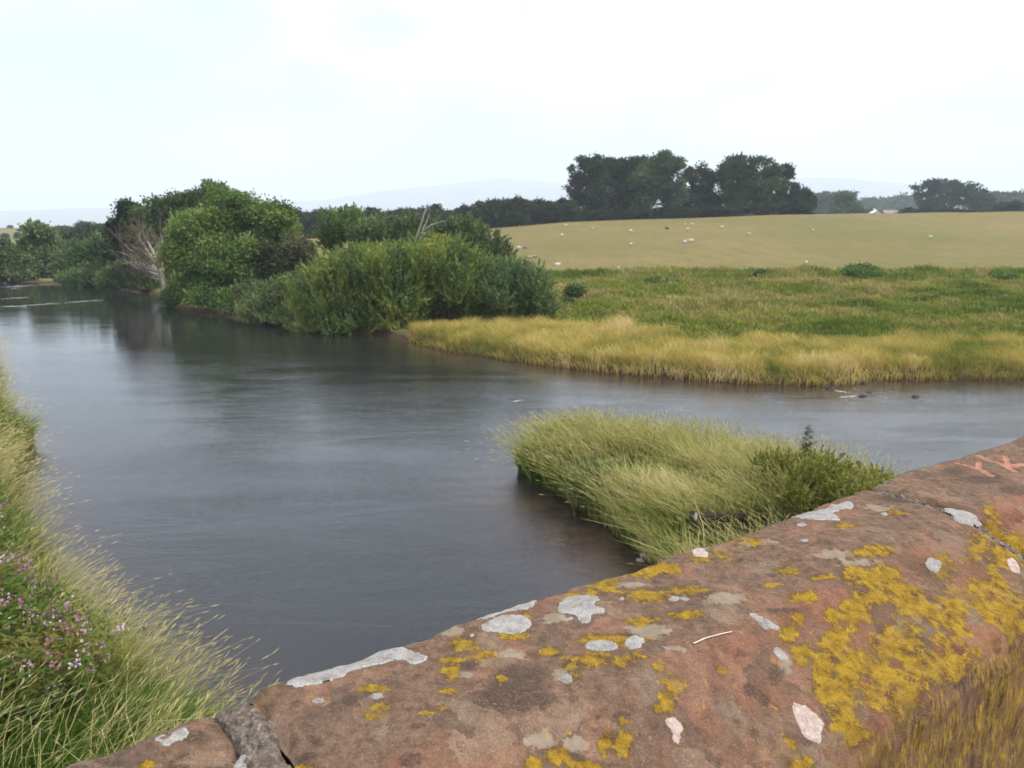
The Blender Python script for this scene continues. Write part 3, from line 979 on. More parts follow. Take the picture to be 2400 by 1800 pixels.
# ------------------------------------------------------------------ tubes, leaves, blades
def tube(points, radii, sides=7):
    pts = np.asarray(points, float)
    n = len(pts)
    tan = np.gradient(pts, axis=0)
    tan /= np.linalg.norm(tan, axis=1, keepdims=True) + 1e-9
    ref = np.array([0.31, 0.9, 0.13])
    a = np.cross(tan, ref)
    a /= np.linalg.norm(a, axis=1, keepdims=True) + 1e-9
    b = np.cross(tan, a)
    th = np.arange(sides) * 2 * math.pi / sides
    vv = pts[:, None, :] + (a[:, None, :] * np.cos(th)[None, :, None] + b[:, None, :] * np.sin(th)[None, :, None]) * np.asarray(radii)[:, None, None]
    k = np.arange(sides)
    k2 = (k + 1) % sides
    qd = np.concatenate([np.stack([i * sides + k, i * sides + k2, (i + 1) * sides + k2, (i + 1) * sides + k], -1) for i in range(n - 1)])
    return vv.reshape(-1, 3), qd


class Acc:
    def __init__(self):
        self.v, self.q, self.t, self.n = [], [], [], 0

    def add(self, v, q, t=None):
        self.v.append(v)
        self.q.append(np.asarray(q) + self.n)
        self.t.append(np.full(len(v), 0.5) if t is None else t)
        self.n += len(v)

    def build(self, name, mat, parent=None, smooth=False):
        return mesh_np(name, np.concatenate(self.v), np.concatenate(self.q), mat, parent, {'tint': np.concatenate(self.t)}, smooth)


def leaf_quads(c, d, n, L, W, tint):
    """diamond leaves: centre c, axis d, normal n"""
    d = d / (np.linalg.norm(d, axis=1, keepdims=True) + 1e-9)
    s = np.cross(d, n)
    s /= np.linalg.norm(s, axis=1, keepdims=True) + 1e-9
    L, W = L[:, None], W[:, None]
    vv = np.stack([c - d * L / 2, c + s * W / 2 + d * L * 0.05, c + d * L / 2, c - s * W / 2 + d * L * 0.05], 1).reshape(-1, 3)
    N = len(c)
    return vv, np.arange(N * 4).reshape(-1, 4), np.repeat(tint, 4)


def crown_mesh(lobes, n_leaf, L, W, willow=False, clump=0.6, per=26, seed=0, floor=None, tint0=0.5, tvar=0.5, gap=0.0):
    r = np.random.default_rng(seed)
    lobes = np.asarray(lobes, float)
    area = (lobes[:, 3] * lobes[:, 5] + lobes[:, 4] * lobes[:, 5] + lobes[:, 3] * lobes[:, 4])
    # boughs: smaller rounded masses standing proud of each lobe
    nbo = 20 * len(lobes)
    bl = np.concatenate([np.arange(len(lobes)), r.choice(len(lobes), nbo, p=area / area.sum())])
    bd = r.normal(size=(len(bl), 3))
    bd[:, 2] = np.abs(bd[:, 2]) * np.where(r.random(len(bl)) < 0.72, 1, -1)
    bd /= np.linalg.norm(bd, axis=1, keepdims=True)
    out = 0.50 + 0.34 * r.random(len(bl))
    if willow:
        out = 0.36 + 0.38 * r.random(len(bl))
    out[:len(lobes)] = 0
    bc = lobes[bl, :3] + bd * lobes[bl, 3:6] * out[:, None]
    br = lobes[bl, 3:6] * (0.24 + 0.20 * r.random(len(bl)))[:, None]
    if willow:
        br = br * 1.35
    br[:len(lobes)] = lobes[:, 3:6] * 0.55
    bt = r.random(len(bl)) - 0.5
    ncl = max(12, n_leaf // per)
    ba = br[:, 0] * br[:, 2] + br[:, 1] * br[:, 2]
    ba[:len(lobes)] *= 0.5
    bi = r.choice(len(bl), ncl, p=ba / ba.sum())
    dirs = r.normal(size=(ncl, 3)) + bd[bi] * 0.5
    dirs /= np.linalg.norm(dirs, axis=1, keepdims=True)
    rr = (0.55 + 0.5 * r.random(ncl) ** 0.6)
    c = bc[bi] + dirs * br[bi] * rr[:, None]
    li = bi
    if gap > 0:
        keep = fbm(c[:, 0] / (clump * 2.4) + seed, c[:, 2] / (clump * 2.0) + c[:, 1] / (clump * 5), seed + 9, 2) > gap
        c, dirs, li = c[keep], dirs[keep], li[keep]
        ncl = len(c)
    ct = np.clip(tint0 + tvar * 0.6 * (r.random(ncl) - 0.5) + tvar * 0.7 * bt[li] + 0.45 * (noise2(c[:, 0] * 0.25 / clump, c[:, 2] * 0.25 / clump + c[:, 1] * 0.13 / clump, seed) - 0.5), 0, 1)
    k = np.repeat(np.arange(ncl), per)
    N = len(k)
    if willow:
        up = dirs * np.array([0.75, 0.75, 0.35]) + np.array([0, 0, 0.85]) + r.normal(size=(ncl, 3)) * 0.28
        up /= np.linalg.norm(up, axis=1, keepdims=True)
        tpos = r.random(N)
        pos = c[k] + up[k] * ((tpos - 0.5) * clump * 3.2)[:, None] + r.normal(size=(N, 3)) * clump * 0.28 * (1.15 - tpos)[:, None]
        d = up[k] + r.normal(size=(N, 3)) * 0.45
    else:
        g = r.normal(size=(N, 3))
        pos = c[k] + g * clump * np.array([0.62, 0.62, 0.46])
        d = g * 0.6 + dirs[k] * 0.4 + r.normal(size=(N, 3)) * 0.7 + np.array([0, 0, -0.15])
    nrm = r.normal(size=(N, 3)) + np.array([0, 0, 0.8])
    if floor is not None:
        ok = pos[:, 2] > floor
        pos, d, nrm, k = pos[ok], d[ok], nrm[ok], k[ok]
        N = len(k)
    t = np.clip(ct[k] + 0.13 * (r.random(N) - 0.5), 0, 1)
    sc = 0.65 + 0.7 * r.random(N)
    return leaf_quads(pos, d, nrm, L * sc, W * sc, t)


BARK = plain_mat('bark', (0.035, 0.028, 0.022), (0.12, 0.10, 0.08), 8, 0.95, 0.8, 0.03, (1, 1, 0.25))
DEADWOOD = plain_mat('bleached_deadwood', (0.20, 0.175, 0.148), (0.44, 0.405, 0.36), 6, 0.9, 0.6, 0.02, (1, 1, 0.3))
M_WILLOW = leaf_mat('willow_leaf', [(0.0, (0.048, 0.078, 0.041)), (0.35, (0.111, 0.169, 0.063)), (0.65, (0.215, 0.268, 0.063)), (1.0, (0.373, 0.362, 0.076))], 0.18)
M_WILLOW2 = leaf_mat('osier_leaf', [(0.0, (0.057, 0.095, 0.046)), (0.5, (0.122, 0.184, 0.077)), (1.0, (0.225, 0.280, 0.092))], 0.18)
M_GREY = leaf_mat('grey_willow_leaf', [(0.0, (0.069, 0.099, 0.043)), (0.5, (0.139, 0.181, 0.070)), (1.0, (0.238, 0.267, 0.100))], 0.18)
M_BRIGHT = leaf_mat('alder_leaf', [(0.0, (0.043, 0.076, 0.029)), (0.45, (0.117, 0.183, 0.047)), (1.0, (0.239, 0.293, 0.074))])
M_DARK = leaf_mat('hawthorn_leaf', [(0.0, (0.030, 0.041, 0.022)), (0.5, (0.070, 0.082, 0.041)), (1.0, (0.144, 0.138, 0.067))])
M_SYC = leaf_mat('sycamore_leaf', [(0.0, (0.029, 0.050, 0.024)), (0.5, (0.079, 0.115, 0.043)), (1.0, (0.162, 0.198, 0.077))])
M_OAK = leaf_mat('oak_leaf', [(0.0, (0.015, 0.024, 0.014)), (0.5, (0.035, 0.051, 0.026)), (1.0, (0.079, 0.099, 0.046))], 0.2)
M_OAK2 = leaf_mat('ash_leaf', [(0.0, (0.031, 0.050, 0.025)), (0.5, (0.072, 0.106, 0.044)), (1.0, (0.144, 0.182, 0.076))], 0.25)
M_FAR = leaf_mat('far_leaf', [(0.0, (0.022, 0.034, 0.020)), (0.5, (0.042, 0.060, 0.030)), (1.0, (0.075, 0.090, 0.045))], 0.2)

tree_seed = [200]


def tree(name, label, cat, Y, ub, lobes, mat, n, L, W, willow=False, clump=0.6, per=26, group=None, trunk_r=0.0, tint0=0.5, tvar=0.5,
         depth=1.0, gap=0.0, base=None, low=0.05):
    """lobes: (u, v, half-width px, half-height px[, metres further away]) as seen, each a solid ellipsoid standing at its own distance"""
    tree_seed[0] += 1
    sd = tree_seed[0]
    bx = at(ub, 600, Y)[0]
    bz = gz(bx, Y) if base is None else base
    root = empty(name, (bx, Y, bz - 0.05), label, cat, group)
    LB = []
    for lb in lobes:
        u, v_, ru, rv = lb[:4]
        yo = lb[4] if len(lb) > 4 else 0
        c = at(u, v_, Y + yo) - np.array([bx, Y, bz - 0.05])
        m = (Y + yo) / F
        LB.append((c[0], c[1], c[2], ru * m, max(ru, rv) * m * depth, rv * m))
    vv, qq, tt = crown_mesh(LB, n, L, W, willow, clump, per, sd, low, tint0, tvar, gap)
    mesh_np('crown', vv, qq, mat, root, {'tint': tt})
    r = random.Random(sd)
    acc = Acc()
    if trunk_r > 0:
        zt = max(l[2] for l in LB)
        top = np.array([np.mean([l[0] for l in LB]), np.mean([l[1] for l in LB]), zt])
        pts = [np.array([0, 0, -0.3]), np.array([0.02 * zt * r.uniform(-1, 1), 0, zt * 0.2]), top * np.array([0.35, 0.35, 0.5]), top]
        acc.add(*tube(pts, [trunk_r * 1.3, trunk_r, trunk_r * 0.75, trunk_r * 0.2], 8))
        for l in LB:
            st = pts[1] + (pts[2] - pts[1]) * r.random()
            e = np.array(l[:3])
            for kx in range(3):
                tip = e + np.array([r.uniform(-.8, .8) * l[3], r.uniform(-.8, .8) * l[4], r.uniform(-.2, .8) * l[5]])
                mid = (st + e) / 2 + np.array([r.uniform(-.1, .1), r.uniform(-.1, .1), 0.12]) * l[3]
                acc.add(*tube([st, mid, e * 0.6 + tip * 0.4, tip], [trunk_r * 0.5, trunk_r * 0.36, trunk_r * 0.22, trunk_r * 0.05], 5))
    else:
        for l in LB:
            for kx in range(4):
                tip = np.array(l[:3]) + np.array([r.uniform(-.7, .7) * l[3], r.uniform(-.7, .7) * l[4], r.uniform(0, .8) * l[5]])
                st = np.array([l[0] * 0.45 + r.uniform(-.4, .4), l[1] * 0.45 + r.uniform(-.4, .4), -0.1])
                mid = (st + tip) / 2 + np.array([0, 0, -0.15 * l[5]])
                rs = min(0.07, 0.05 * l[3])
                acc.add(*tube([st, mid, tip], [rs, rs * 0.7, rs * 0.2], 5))
    acc.build('trunk' if trunk_r > 0 else 'stems', BARK, root, True)
    return root


# ---- willows and alders along the far bank
GW = 'trees and bushes lining the far bank'
tree('willow_bush', 'broad willow bush with yellow-green tops leaning over the dark water', 'willow', 57, 850,
     [(795, 672, 108, 72, -1.2), (880, 632, 118, 68, -1), (740, 720, 66, 58, -0.5), (935, 680, 100, 74, -1.0), (850, 738, 100, 52, 0.6), (915, 748, 84, 48, 0.6), (730, 756, 54, 38, -0.4), (790, 758, 66, 40, -0.3), (850, 756, 90, 32, -1.0), (930, 758, 66, 30, -1.2), (770, 766, 60, 24, -1.6)],
     M_WILLOW, 100000, 0.26, 0.062, True, 0.36, 26, GW, tint0=0.60, tvar=0.5, depth=0.8, base=0.1, low=-0.05)
tree('willow_bush', 'upright willow bush behind the tip of the golden reeds', 'willow', 58, 1030,
     [(1010, 622, 105, 66, -1.2), (1085, 655, 95, 66, -1.2), (1000, 715, 95, 60, 1.0), (1090, 718, 84, 52, 1.0)],
     M_WILLOW, 72000, 0.26, 0.06, True, 0.36, 26, GW, tint0=0.56, tvar=0.5, depth=0.8)
tree('willow_bush', 'grey-green willow bush at the right end of the riverside bushes', 'willow', 58, 1200,
     [(1190, 672, 88, 66, -0.8), (1248, 695, 62, 58, -0.8), (1160, 722, 80, 54, 0.8), (1250, 735, 55, 36, 0.6)],
     M_WILLOW2, 54000, 0.26, 0.058, True, 0.36, 26, GW, tint0=0.58, depth=0.85)
tree('willow_bush', 'low pale willow bush trailing into the river beside the big willow', 'willow', 62, 640,
     [(640, 715, 66, 52), (595, 735, 42, 34, -1), (690, 695, 48, 52, -1), (700, 740, 44, 40, -2.5), (640, 745, 46, 26, -2)],
     M_GREY, 38000, 0.27, 0.066, True, 0.36, 26, GW, tint0=0.55, depth=0.8, base=0.3)
tree('hawthorn_bush', 'dark rounded thorn bush between the light green tree and the willow', 'bush', 74, 670,
     [(668, 610, 68, 62), (632, 655, 55, 58), (708, 600, 40, 44), (600, 705, 56, 44, -6), (650, 722, 50, 34, -9), (565, 732, 46, 26, -9.5)],
     M_DARK, 26000, 0.26, 0.14, False, 0.42, 26, GW, tint0=0.5, depth=0.9)
tree('alder_tree', 'tall light green tree on the bank, left of the dark thorn bush', 'tree', 76, 540,
     [(560, 500, 70, 50), (500, 560, 92, 74), (620, 520, 66, 60), (450, 615, 55, 75), (540, 630, 95, 80, -2), (460, 680, 52, 50, -2), (570, 690, 62, 40, -3), (525, 470, 50, 30), (660, 545, 38, 44), (500, 705, 60, 36, -6), (428, 702, 44, 34, -1), (575, 722, 56, 32, -8)],
     M_BRIGHT, 96000, 0.27, 0.155, False, 0.58, 28, GW, 0.28, tint0=0.5, tvar=0.55, depth=0.8)
tree('willow_bush', 'small bush at the waterline below the left side of the light green tree', 'willow', 76, 440,
     [(425, 708, 36, 28), (462, 716, 34, 24, -1), (400, 700, 26, 24, 1)],
     M_WILLOW2, 11000, 0.28, 0.08, True, 0.36, 26, GW, tint0=0.45, depth=0.8, base=0.2, low=-0.1)
tree('sycamore_tree', 'open-crowned dark green tree rising behind the dead tree', 'tree', 102, 390,
     [(370, 505, 55, 48), (430, 482, 52, 36), (345, 555, 48, 50), (415, 550, 60, 60)],
     M_SYC, 34000, 0.36, 0.23, False, 0.7, 30, GW, 0.32, tint0=0.5, gap=0.34, depth=0.9)
tree('sycamore_tree', 'tallest dark crown peeping above the light green tree', 'tree', 108, 505,
     [(505, 466, 42, 34), (470, 490, 42, 40), (540, 500, 40, 40)],
     M_SYC, 20000, 0.36, 0.23, False, 0.7, 30, GW, 0.30, tint0=0.55, gap=0.3, depth=0.9)
tree('sycamore_tree', 'slim dark tree with sky gaps at the left of the tall group', 'tree', 104, 292,
     [(296, 492, 26, 24), (280, 535, 26, 26), (312, 540, 26, 40), (270, 580, 26, 30)],
     M_OAK, 13000, 0.40, 0.28, False, 0.65, 26, GW, 0.25, tint0=0.45, gap=0.36, depth=1.0)
tree('willow_bush', 'soft grey-green willow left of the bare dead tree', 'willow', 108, 200,
     [(190, 608, 54, 48), (240, 600, 42, 46), (160, 640, 36, 26, -1), (230, 648, 50, 26, -3), (180, 655, 50, 18, -4)],
     M_WILLOW2, 24000, 0.46, 0.14, True, 0.55, 26, GW, tint0=0.5, depth=0.8)
tree('willow_bush', 'small willow bush at the foot of the dead tree', 'willow', 96, 275,
     [(290, 655, 46, 34), (335, 668, 40, 24, -1), (255, 662, 36, 20, -1), (390, 678, 34, 18, 0)],
     M_GREY, 10000, 0.44, 0.14, True, 0.5, 26, GW, tint0=0.35, depth=0.7, base=0.4)
tree('round_tree', 'round dark green tree near the left edge above the river bend', 'tree', 124, 95,
     [(95, 560, 44, 34), (88, 610, 50, 44), (125, 600, 35, 40)],
     M_SYC, 18000, 0.5, 0.32, False, 0.75, 26, GW, 0.3, tint0=0.6, depth=0.9)
tree('bank_bush', 'dark bush at the far left edge over the water', 'bush', 116, 20,
     [(18, 622, 42, 38), (-20, 610, 40, 50), (50, 645, 34, 20, -1)],
     M_SYC, 14000, 0.46, 0.26, False, 0.65, 26, GW, tint0=0.5, depth=0.8)
tree('bank_bush', 'low dark bush under the round tree at the river bend', 'bush', 118, 110,
     [(105, 645, 40, 22), (65, 645, 40, 24), (140, 645, 34, 22), (20, 650, 40, 20)],
     M_SYC, 8000, 0.44, 0.26, False, 0.6, 26, GW, tint0=0.3, depth=0.8)
tree('hedge_tree', 'dark tree low behind the left willow and the dead tree', 'tree', 150, 235,
     [(225, 560, 50, 26), (265, 570, 34, 34), (180, 572, 36, 24), (300, 580, 40, 34)],
     M_OAK, 12000, 0.6, 0.4, False, 0.9, 26, GW, 0.3, tint0=0.6)
tree('willow_bush', 'light green willow showing over the gap behind the thorn bush', 'willow', 94, 805,
     [(805, 530, 54, 42), (775, 555, 36, 34), (850, 548, 36, 34)],
     M_BRIGHT, 17000, 0.40, 0.13, True, 0.5, 26, GW, tint0=0.55)
tree('willow_bush', 'grey-green willow behind the big willow, left of the bare branches', 'willow', 88, 920,
     [(900, 548, 54, 36), (960, 535, 40, 30), (850, 560, 40, 30), (930, 580, 60, 40)],
     M_GREY, 18000, 0.38, 0.12, True, 0.5, 26, GW, tint0=0.42)
tree('willow_bush', 'grey-green willow on the right of the bare branches', 'willow', 80, 1090,
     [(1085, 555, 56, 42), (1135, 590, 44, 46), (1040, 570, 44, 44), (1160, 620, 36, 50), (1020, 540, 30, 30)],
     M_GREY, 24000, 0.38, 0.12, True, 0.5, 26, GW, tint0=0.40)


M_SCRUB = leaf_mat('spit_willow_leaf', [(0.0, (0.090, 0.113, 0.028)), (0.5, (0.198, 0.216, 0.048)), (1.0, (0.332, 0.292, 0.086))])


# ---- dead tree and dead branches
def branchy(acc, start, d, length, r0, depth, r, twig_acc=None):
    n = 5
    pts, p, dd = [np.array(start)], np.array(start, float), np.array(d, float)
    for i in range(n):
        dd = dd + np.array([r.gauss(0, .16), r.gauss(0, .16), r.gauss(0.02, .12)])
        dd /= np.linalg.norm(dd)
        p = p + dd * length / n
        pts.append(p.copy())
    rad_ = [r0 * (1 - 0.7 * i / n) for i in range(n + 1)]
    (twig_acc if (twig_acc is not None and depth <= 1) else acc).add(*tube(pts, rad_, 5))
    if depth > 0:
        for _ in range(4 if depth > 1 else 5):
            i = r.randint(1, n)
            nd = dd + np.array([r.gauss(0, .6), r.gauss(0, .6), r.gauss(.15, .5)])
            nd /= np.linalg.norm(nd)
            branchy(acc, pts[i], nd, length * r.uniform(.45, .7), rad_[i] * 0.6, depth - 1, r, twig_acc)


rt = random.Random(4)
Yd = 94
bx = at(385, 690, Yd)[0]
bz = gz(bx, Yd)
dead = empty('dead_tree', (bx, Yd, max(bz, 0.0)), 'bare bleached dead tree with tangled twigs on the far bank', 'dead tree', GW)
acc = Acc()
acc.add(*tube([(0, 0, -.4), (-.15, 0, 1.0), (-.35, .1, 2.0), (-.6, .1, 3.0)], [.30, .24, .20, .15], 8))
acc.build('trunk', plain_mat('grey_bark', (0.10, 0.085, 0.07), (0.24, 0.21, 0.18), 6, 0.95, 0.7, 0.02), dead, True)
tw = Acc()
for (tx, tz, st) in [(-0.1, 6.9, (-.5, .1, 2.6)), (0.3, 6.6, (-.3, .1, 2.0)), (-1.2, 6.9, (-.6, .1, 2.9)), (-2.2, 6.6, (-.6, .1, 3.0)), (-3.4, 5.4, (-.5, .1, 2.5)),
                     (-4.2, 4.0, (-.4, 0, 2.0)), (-4.4, 2.6, (-.3, 0, 1.6)), (-2.9, 3.4, (-.3, 0, 1.4)), (-3.6, 1.4, (-.2, 0, 1.0)), (-1.9, 5.2, (-.5, .1, 2.8)), (-3.0, 6.2, (-.6, .1, 2.9)), (-4.9, 5.0, (-.5, 0, 2.2)), (-5.2, 3.2, (-.4, 0, 1.8)), (-5.0, 1.8, (-.3, 0, 1.3)), (0.7, 5.6, (-.3, 0, 2.0))]:
    a1 = Acc()
    e = np.array([tx, rt.uniform(-1, 1), tz]) - np.array(st)
    branchy(a1, st, e / np.linalg.norm(e), np.linalg.norm(e), 0.13, 2, rt, tw)
    a1.build('limb', DEADWOOD, dead, True)
tag(tw.build('twigs', plain_mat('dead_twig', (0.14, 0.11, 0.085), (0.26, 0.215, 0.17), 5), dead), kind='stuff')
vv, qq, tt = crown_mesh([(-2.2, 0, 5.6, 2.2, 1.6, 1.6), (-2.6, 0, 3.0, 2.3, 1.6, 1.8), (-1.0, 0, 1.6, 1.6, 1.2, 1.3)], 2200, 0.22, 0.12, False, 0.5, 14, 77, 0.1, 0.5, 0.6)
mesh_np('crown', vv, qq, leaf_mat('withered_leaf', [(0, (0.075, 0.062, 0.038)), (0.5, (0.13, 0.11, 0.065)), (1, (0.19, 0.165, 0.10))]), dead, {'tint': tt})

db = empty('dead_branches', (*at(975, 590, 68)[:2], gz(*at(975, 590, 68)[:2])), 'forked bare white branches sticking up out of the willow tops', 'dead branch', GW)
o3 = np.array(db.location)
for path, r0 in [([(972, 600), (978, 548), (988, 522), (995, 498), (1005, 487)], .09), ([(978, 605), (986, 545), (1000, 520), (1006, 500)], .08), ([(985, 560), (992, 540), (1012, 526), (1040, 518)], .07),
                 ([(995, 498), (1000, 480), (1003, 470)], .03), ([(1004, 505), (1012, 495)], .025), ([(1012, 526), (1030, 528)], .02)]:
    a1 = Acc()
    a1.add(*tube([at(*p_, 68) - o3 for p_ in path], np.linspace(r0, r0 * .35, len(path)), 6))
    a1.build('branch', DEADWOOD, db, True)

# ---- the wood beyond the field and the tall clump on the skyline
GB = 'dark trees of the low wood beyond the field'
ORD = ['first', 'second', 'third', 'fourth', 'fifth', 'sixth', 'seventh', 'eighth', 'ninth', 'tenth', 'eleventh', 'twelfth']
ORD += ['twelfth from the right', 'eleventh from the right', 'tenth from the right', 'ninth from the right', 'eighth from the right', 'seventh from the right', 'sixth from the right',
        'fifth from the right', 'fourth from the right', 'third from the right', 'second from the right', 'last on the right']


def nth(lst, i, n_all=None):
    k = sorted(range(len(lst)), key=lambda j: lst[j][0]).index(i)
    n_ = len(lst)
    if k < 12 and k < n_ / 2 + 0.1:
        return ORD[k] + ' from the left'
    return ORD[24 - (n_ - k)]


protos = []
for kx in range(4):
    r = np.random.default_rng(50 + kx)
    lb = [(0, 0, 6.5, 4.2, 4.2, 4.0), (-2.2, 1, 4.5, 3.2, 3.2, 3.2), (2.4, -1, 4.6, 3.2, 3.2, 3.4), (0.5, 0, 2.6, 4.0, 3.6, 2.4), (0, 0, 1.3, 5.4, 4.6, 1.8), (r.uniform(-2, 2), 0, 8.8, 2.2, 2.2, 1.8)]
    vv, qq, tt = crown_mesh(lb, 8000, 0.75, 0.5, False, 1.0, 22, 300 + kx, 0.1, 0.5, 0.5)
    me_o = mesh_np('crown', vv, qq, M_OAK, None, {'tint': tt})
    a1 = Acc()
    a1.add(*tube([(0, 0, -.5), (.1, 0, 2), (0, .1, 5), (.2, 0, 8)], [.4, .33, .25, .08], 7))
    for tx, tz in ((-2.2, 5), (2.3, 5.2), (0.6, 8)):
        a1.add(*tube([(0, 0, 2.2), (tx * .5, 0, tz * .7), (tx, 0, tz)], [.2, .13, .04], 5))
    tr_o = a1.build('trunk', BARK, None, True)
    protos.append((me_o.data, tr_o.data))
    bpy.data.objects.remove(me_o)
    bpy.data.objects.remove(tr_o)


def place_tree(name, label, cat, group, u, vtop, Y, kx, wid=1.0, mat_me=None, hmax=10.6):
    x = at(u, 500, Y)[0]
    z0 = gz(x, Y)
    top = at(u, vtop, Y)[2]
    s = max(0.3, (top - z0) / hmax)
    root = empty(name, (x, Y, z0), label, cat, group)
    root.scale = (s * wid, s * wid, s)
    root.rotation_euler = (0, 0, random.uniform(0, 6.28))
    for nm, me in (('crown', protos[kx][0] if mat_me is None else mat_me), ('trunk', protos[kx][1])):
        c_ = bpy.data.objects.new(nm, me)
        c_.parent = root
        COL.objects.link(c_)
    return root


band = [(655, 492), (690, 487), (728, 500), (760, 490), (800, 494), (840, 498), (880, 489), (915, 494), (950, 488), (985, 488), (1015, 481), (1045, 492), (1078, 488), (1100, 482), (1128, 474),
        (1155, 468), (1182, 466), (1210, 463), (1235, 470), (1262, 467), (1290, 472), (1315, 466), (1340, 470)]
for i, (u, vt) in enumerate(band):
    place_tree('wood_tree', 'dark tree in the low wood along the pasture, ' + nth(band, i), 'tree', GB, u, vt, 236 + (i * 7) % 17, i % 4, 1.05 if u > 1000 else 1.2)

GC = 'tall trees of the clump on the skyline'
K = dict(L=0.75, W=0.5, clump=0.95, per=24, depth=0.9, gap=0.36)
tree('skyline_tree', 'leftmost tall tree of the skyline clump with drooping left side', 'tree', 246, 1385,
     [(1370, 405, 36, 30), (1345, 435, 20, 28), (1400, 400, 40, 30), (1390, 455, 42, 42), (1360, 485, 36, 34), (1340, 455, 14, 16)], M_OAK, 26000, K['L'], K['W'], False, K['clump'], K['per'], GC, 0.5, tint0=0.6, gap=0.40, depth=0.9)
tree('skyline_tree', 'dark flat-topped tree second from the left in the skyline clump', 'tree', 250, 1445,
     [(1440, 398, 42, 26), (1470, 410, 36, 34), (1430, 440, 40, 36), (1450, 480, 44, 36)], M_OAK, 26000, K['L'], K['W'], False, K['clump'], K['per'], GC, 0.5, tint0=0.42, gap=0.35, depth=0.9)
tree('skyline_tree', 'tallest tree of the skyline clump, lighter green with a peaked top', 'tree', 244, 1560,
     [(1550, 382, 36, 28), (1575, 410, 36, 36), (1530, 425, 44, 46), (1585, 455, 26, 34), (1520, 480, 36, 34), (1560, 470, 32, 36)], M_OAK2, 28000, K['L'], K['W'], False, K['clump'], K['per'], GC, 0.5, tint0=0.5, gap=0.36, depth=0.9)
tree('skyline_tree', 'round dark tree just left of the tallest skyline tree', 'tree', 252, 1500,
     [(1500, 395, 30, 26), (1490, 430, 30, 36), (1500, 470, 34, 36)], M_OAK, 16000, K['L'], K['W'], False, K['clump'], K['per'], GC, 0.45, tint0=0.4, gap=0.36, depth=0.9)
tree('skyline_tree', 'lower round-headed tree in the dip of the skyline clump', 'tree', 250, 1640,
     [(1640, 412, 36, 24), (1615, 435, 26, 28), (1665, 440, 26, 30), (1640, 475, 44, 32), (1690, 488, 30, 24), (1600, 490, 26, 24)], M_OAK, 22000, K['L'], K['W'], False, K['clump'], K['per'], GC, 0.45, tint0=0.5, gap=0.41, depth=0.9)
tree('skyline_tree', 'broad domed tree on the right of the skyline clump', 'tree', 246, 1765,
     [(1740, 388, 46, 27), (1710, 400, 28, 32), (1790, 405, 40, 32), (1760, 440, 60, 46), (1720, 440, 30, 40), (1810, 440, 36, 40), (1760, 485, 66, 32)], M_OAK2, 40000, K['L'], K['W'], False, K['clump'], K['per'], GC, 0.6, tint0=0.36, gap=0.39, depth=0.9)
tree('skyline_tree', 'dark tree with a sky hole at the right flank of the clump', 'tree', 252, 1838,
     [(1835, 415, 24, 26), (1848, 450, 26, 26), (1830, 485, 34, 30)], M_OAK, 14000, K['L'], K['W'], False, K['clump'], K['per'], GC, 0.4, tint0=0.5, gap=0.40, depth=0.9)
tree('skyline_tree', 'small rounded tree closing the clump on the right', 'tree', 262, 1888,
     [(1885, 474, 26, 26), (1870, 490, 24, 24)], M_OAK, 9000, K['L'], K['W'], False, K['clump'], K['per'], GC, 0.35, tint0=0.6)
# undergrowth along the foot of the clump
UG = [(1350, 488, 240), (1395, 494, 241), (1440, 490, 243), (1490, 492, 242), (1540, 488, 243), (1590, 486, 246), (1640, 482, 247), (1690, 484, 249), (1745, 486, 250), (1800, 484, 251), (1850, 482, 252)]
for i, (u, vt, Yy) in enumerate(UG):
    place_tree('undergrowth_bush', 'low dark bush at the foot of the skyline clump, ' + nth(UG, i), 'bush', 'bushes under the skyline clump', u, vt, Yy, int(u) % 4, 1.6)
UH = [(1338 + 27 * i_, 503 - 0.6 * i_, 237.5 + (i_ * 5) % 7) for i_ in range(21)]
for i, (u, vt, Yy) in enumerate(UH):
    place_tree('bramble_bush', 'bramble bush along the top of the field, ' + nth(UH, i), 'bush', 'brambles along the top of the field', u, vt, Yy, i % 4, 2.2)

GR = 'hazy trees beyond the right of the field'
tree('hazy_tree', 'bluish far wood edge between the clump and the lone round tree', 'tree', 640, 1935,
     [(1930, 480, 30, 26), (1955, 482, 22, 26), (1910, 482, 24, 26)], M_FAR, 8000, 1.8, 1.2, False, 2.0, 20, GR, 0.5)
tree('hazy_tree', 'lone round-headed tree standing up from the far hedge', 'tree', 420, 1984,
     [(1982, 468, 20, 18), (1975, 488, 24, 18), (1995, 486, 20, 18), (2030, 500, 24, 8), (1955, 500, 18, 8)], M_OAK2, 9000, 1.1, 0.8, False, 1.4, 20, GR, 0.5)
cedar_lobes = [(2175, 438, 34, 12), (2200, 433, 40, 10), (2240, 438, 34, 11), (2160, 455, 18, 12), (2215, 455, 50, 12), (2250, 466, 36, 14), (2200, 476, 46, 14)]
tree('hazy_tree', 'wide flat-topped tree with layered branches on the right skyline', 'tree', 430, 2205, cedar_lobes, M_OAK, 12000, 1.1, 0.8, False, 1.3, 20, GR, 0.7, tint0=0.45, gap=0.3)
tree('hazy_tree', 'conical layered tree beside the wide flat-topped tree', 'tree', 432, 2285,
     [(2280, 436, 14, 10), (2285, 452, 26, 12), (2290, 470, 32, 16), (2300, 482, 26, 12)], M_OAK, 8000, 1.1, 0.8, False, 1.3, 20, GR, 0.5, tint0=0.5)
FW = [(2020, 470, 900), (2050, 466, 930), (2085, 460, 950), (2110, 462, 960), (2140, 468, 900), (2330, 452, 700), (2360, 454, 720), (2385, 450, 690), (2410, 456, 700), (1900, 455, 800), (1945, 458, 820), (2450, 452, 700)]
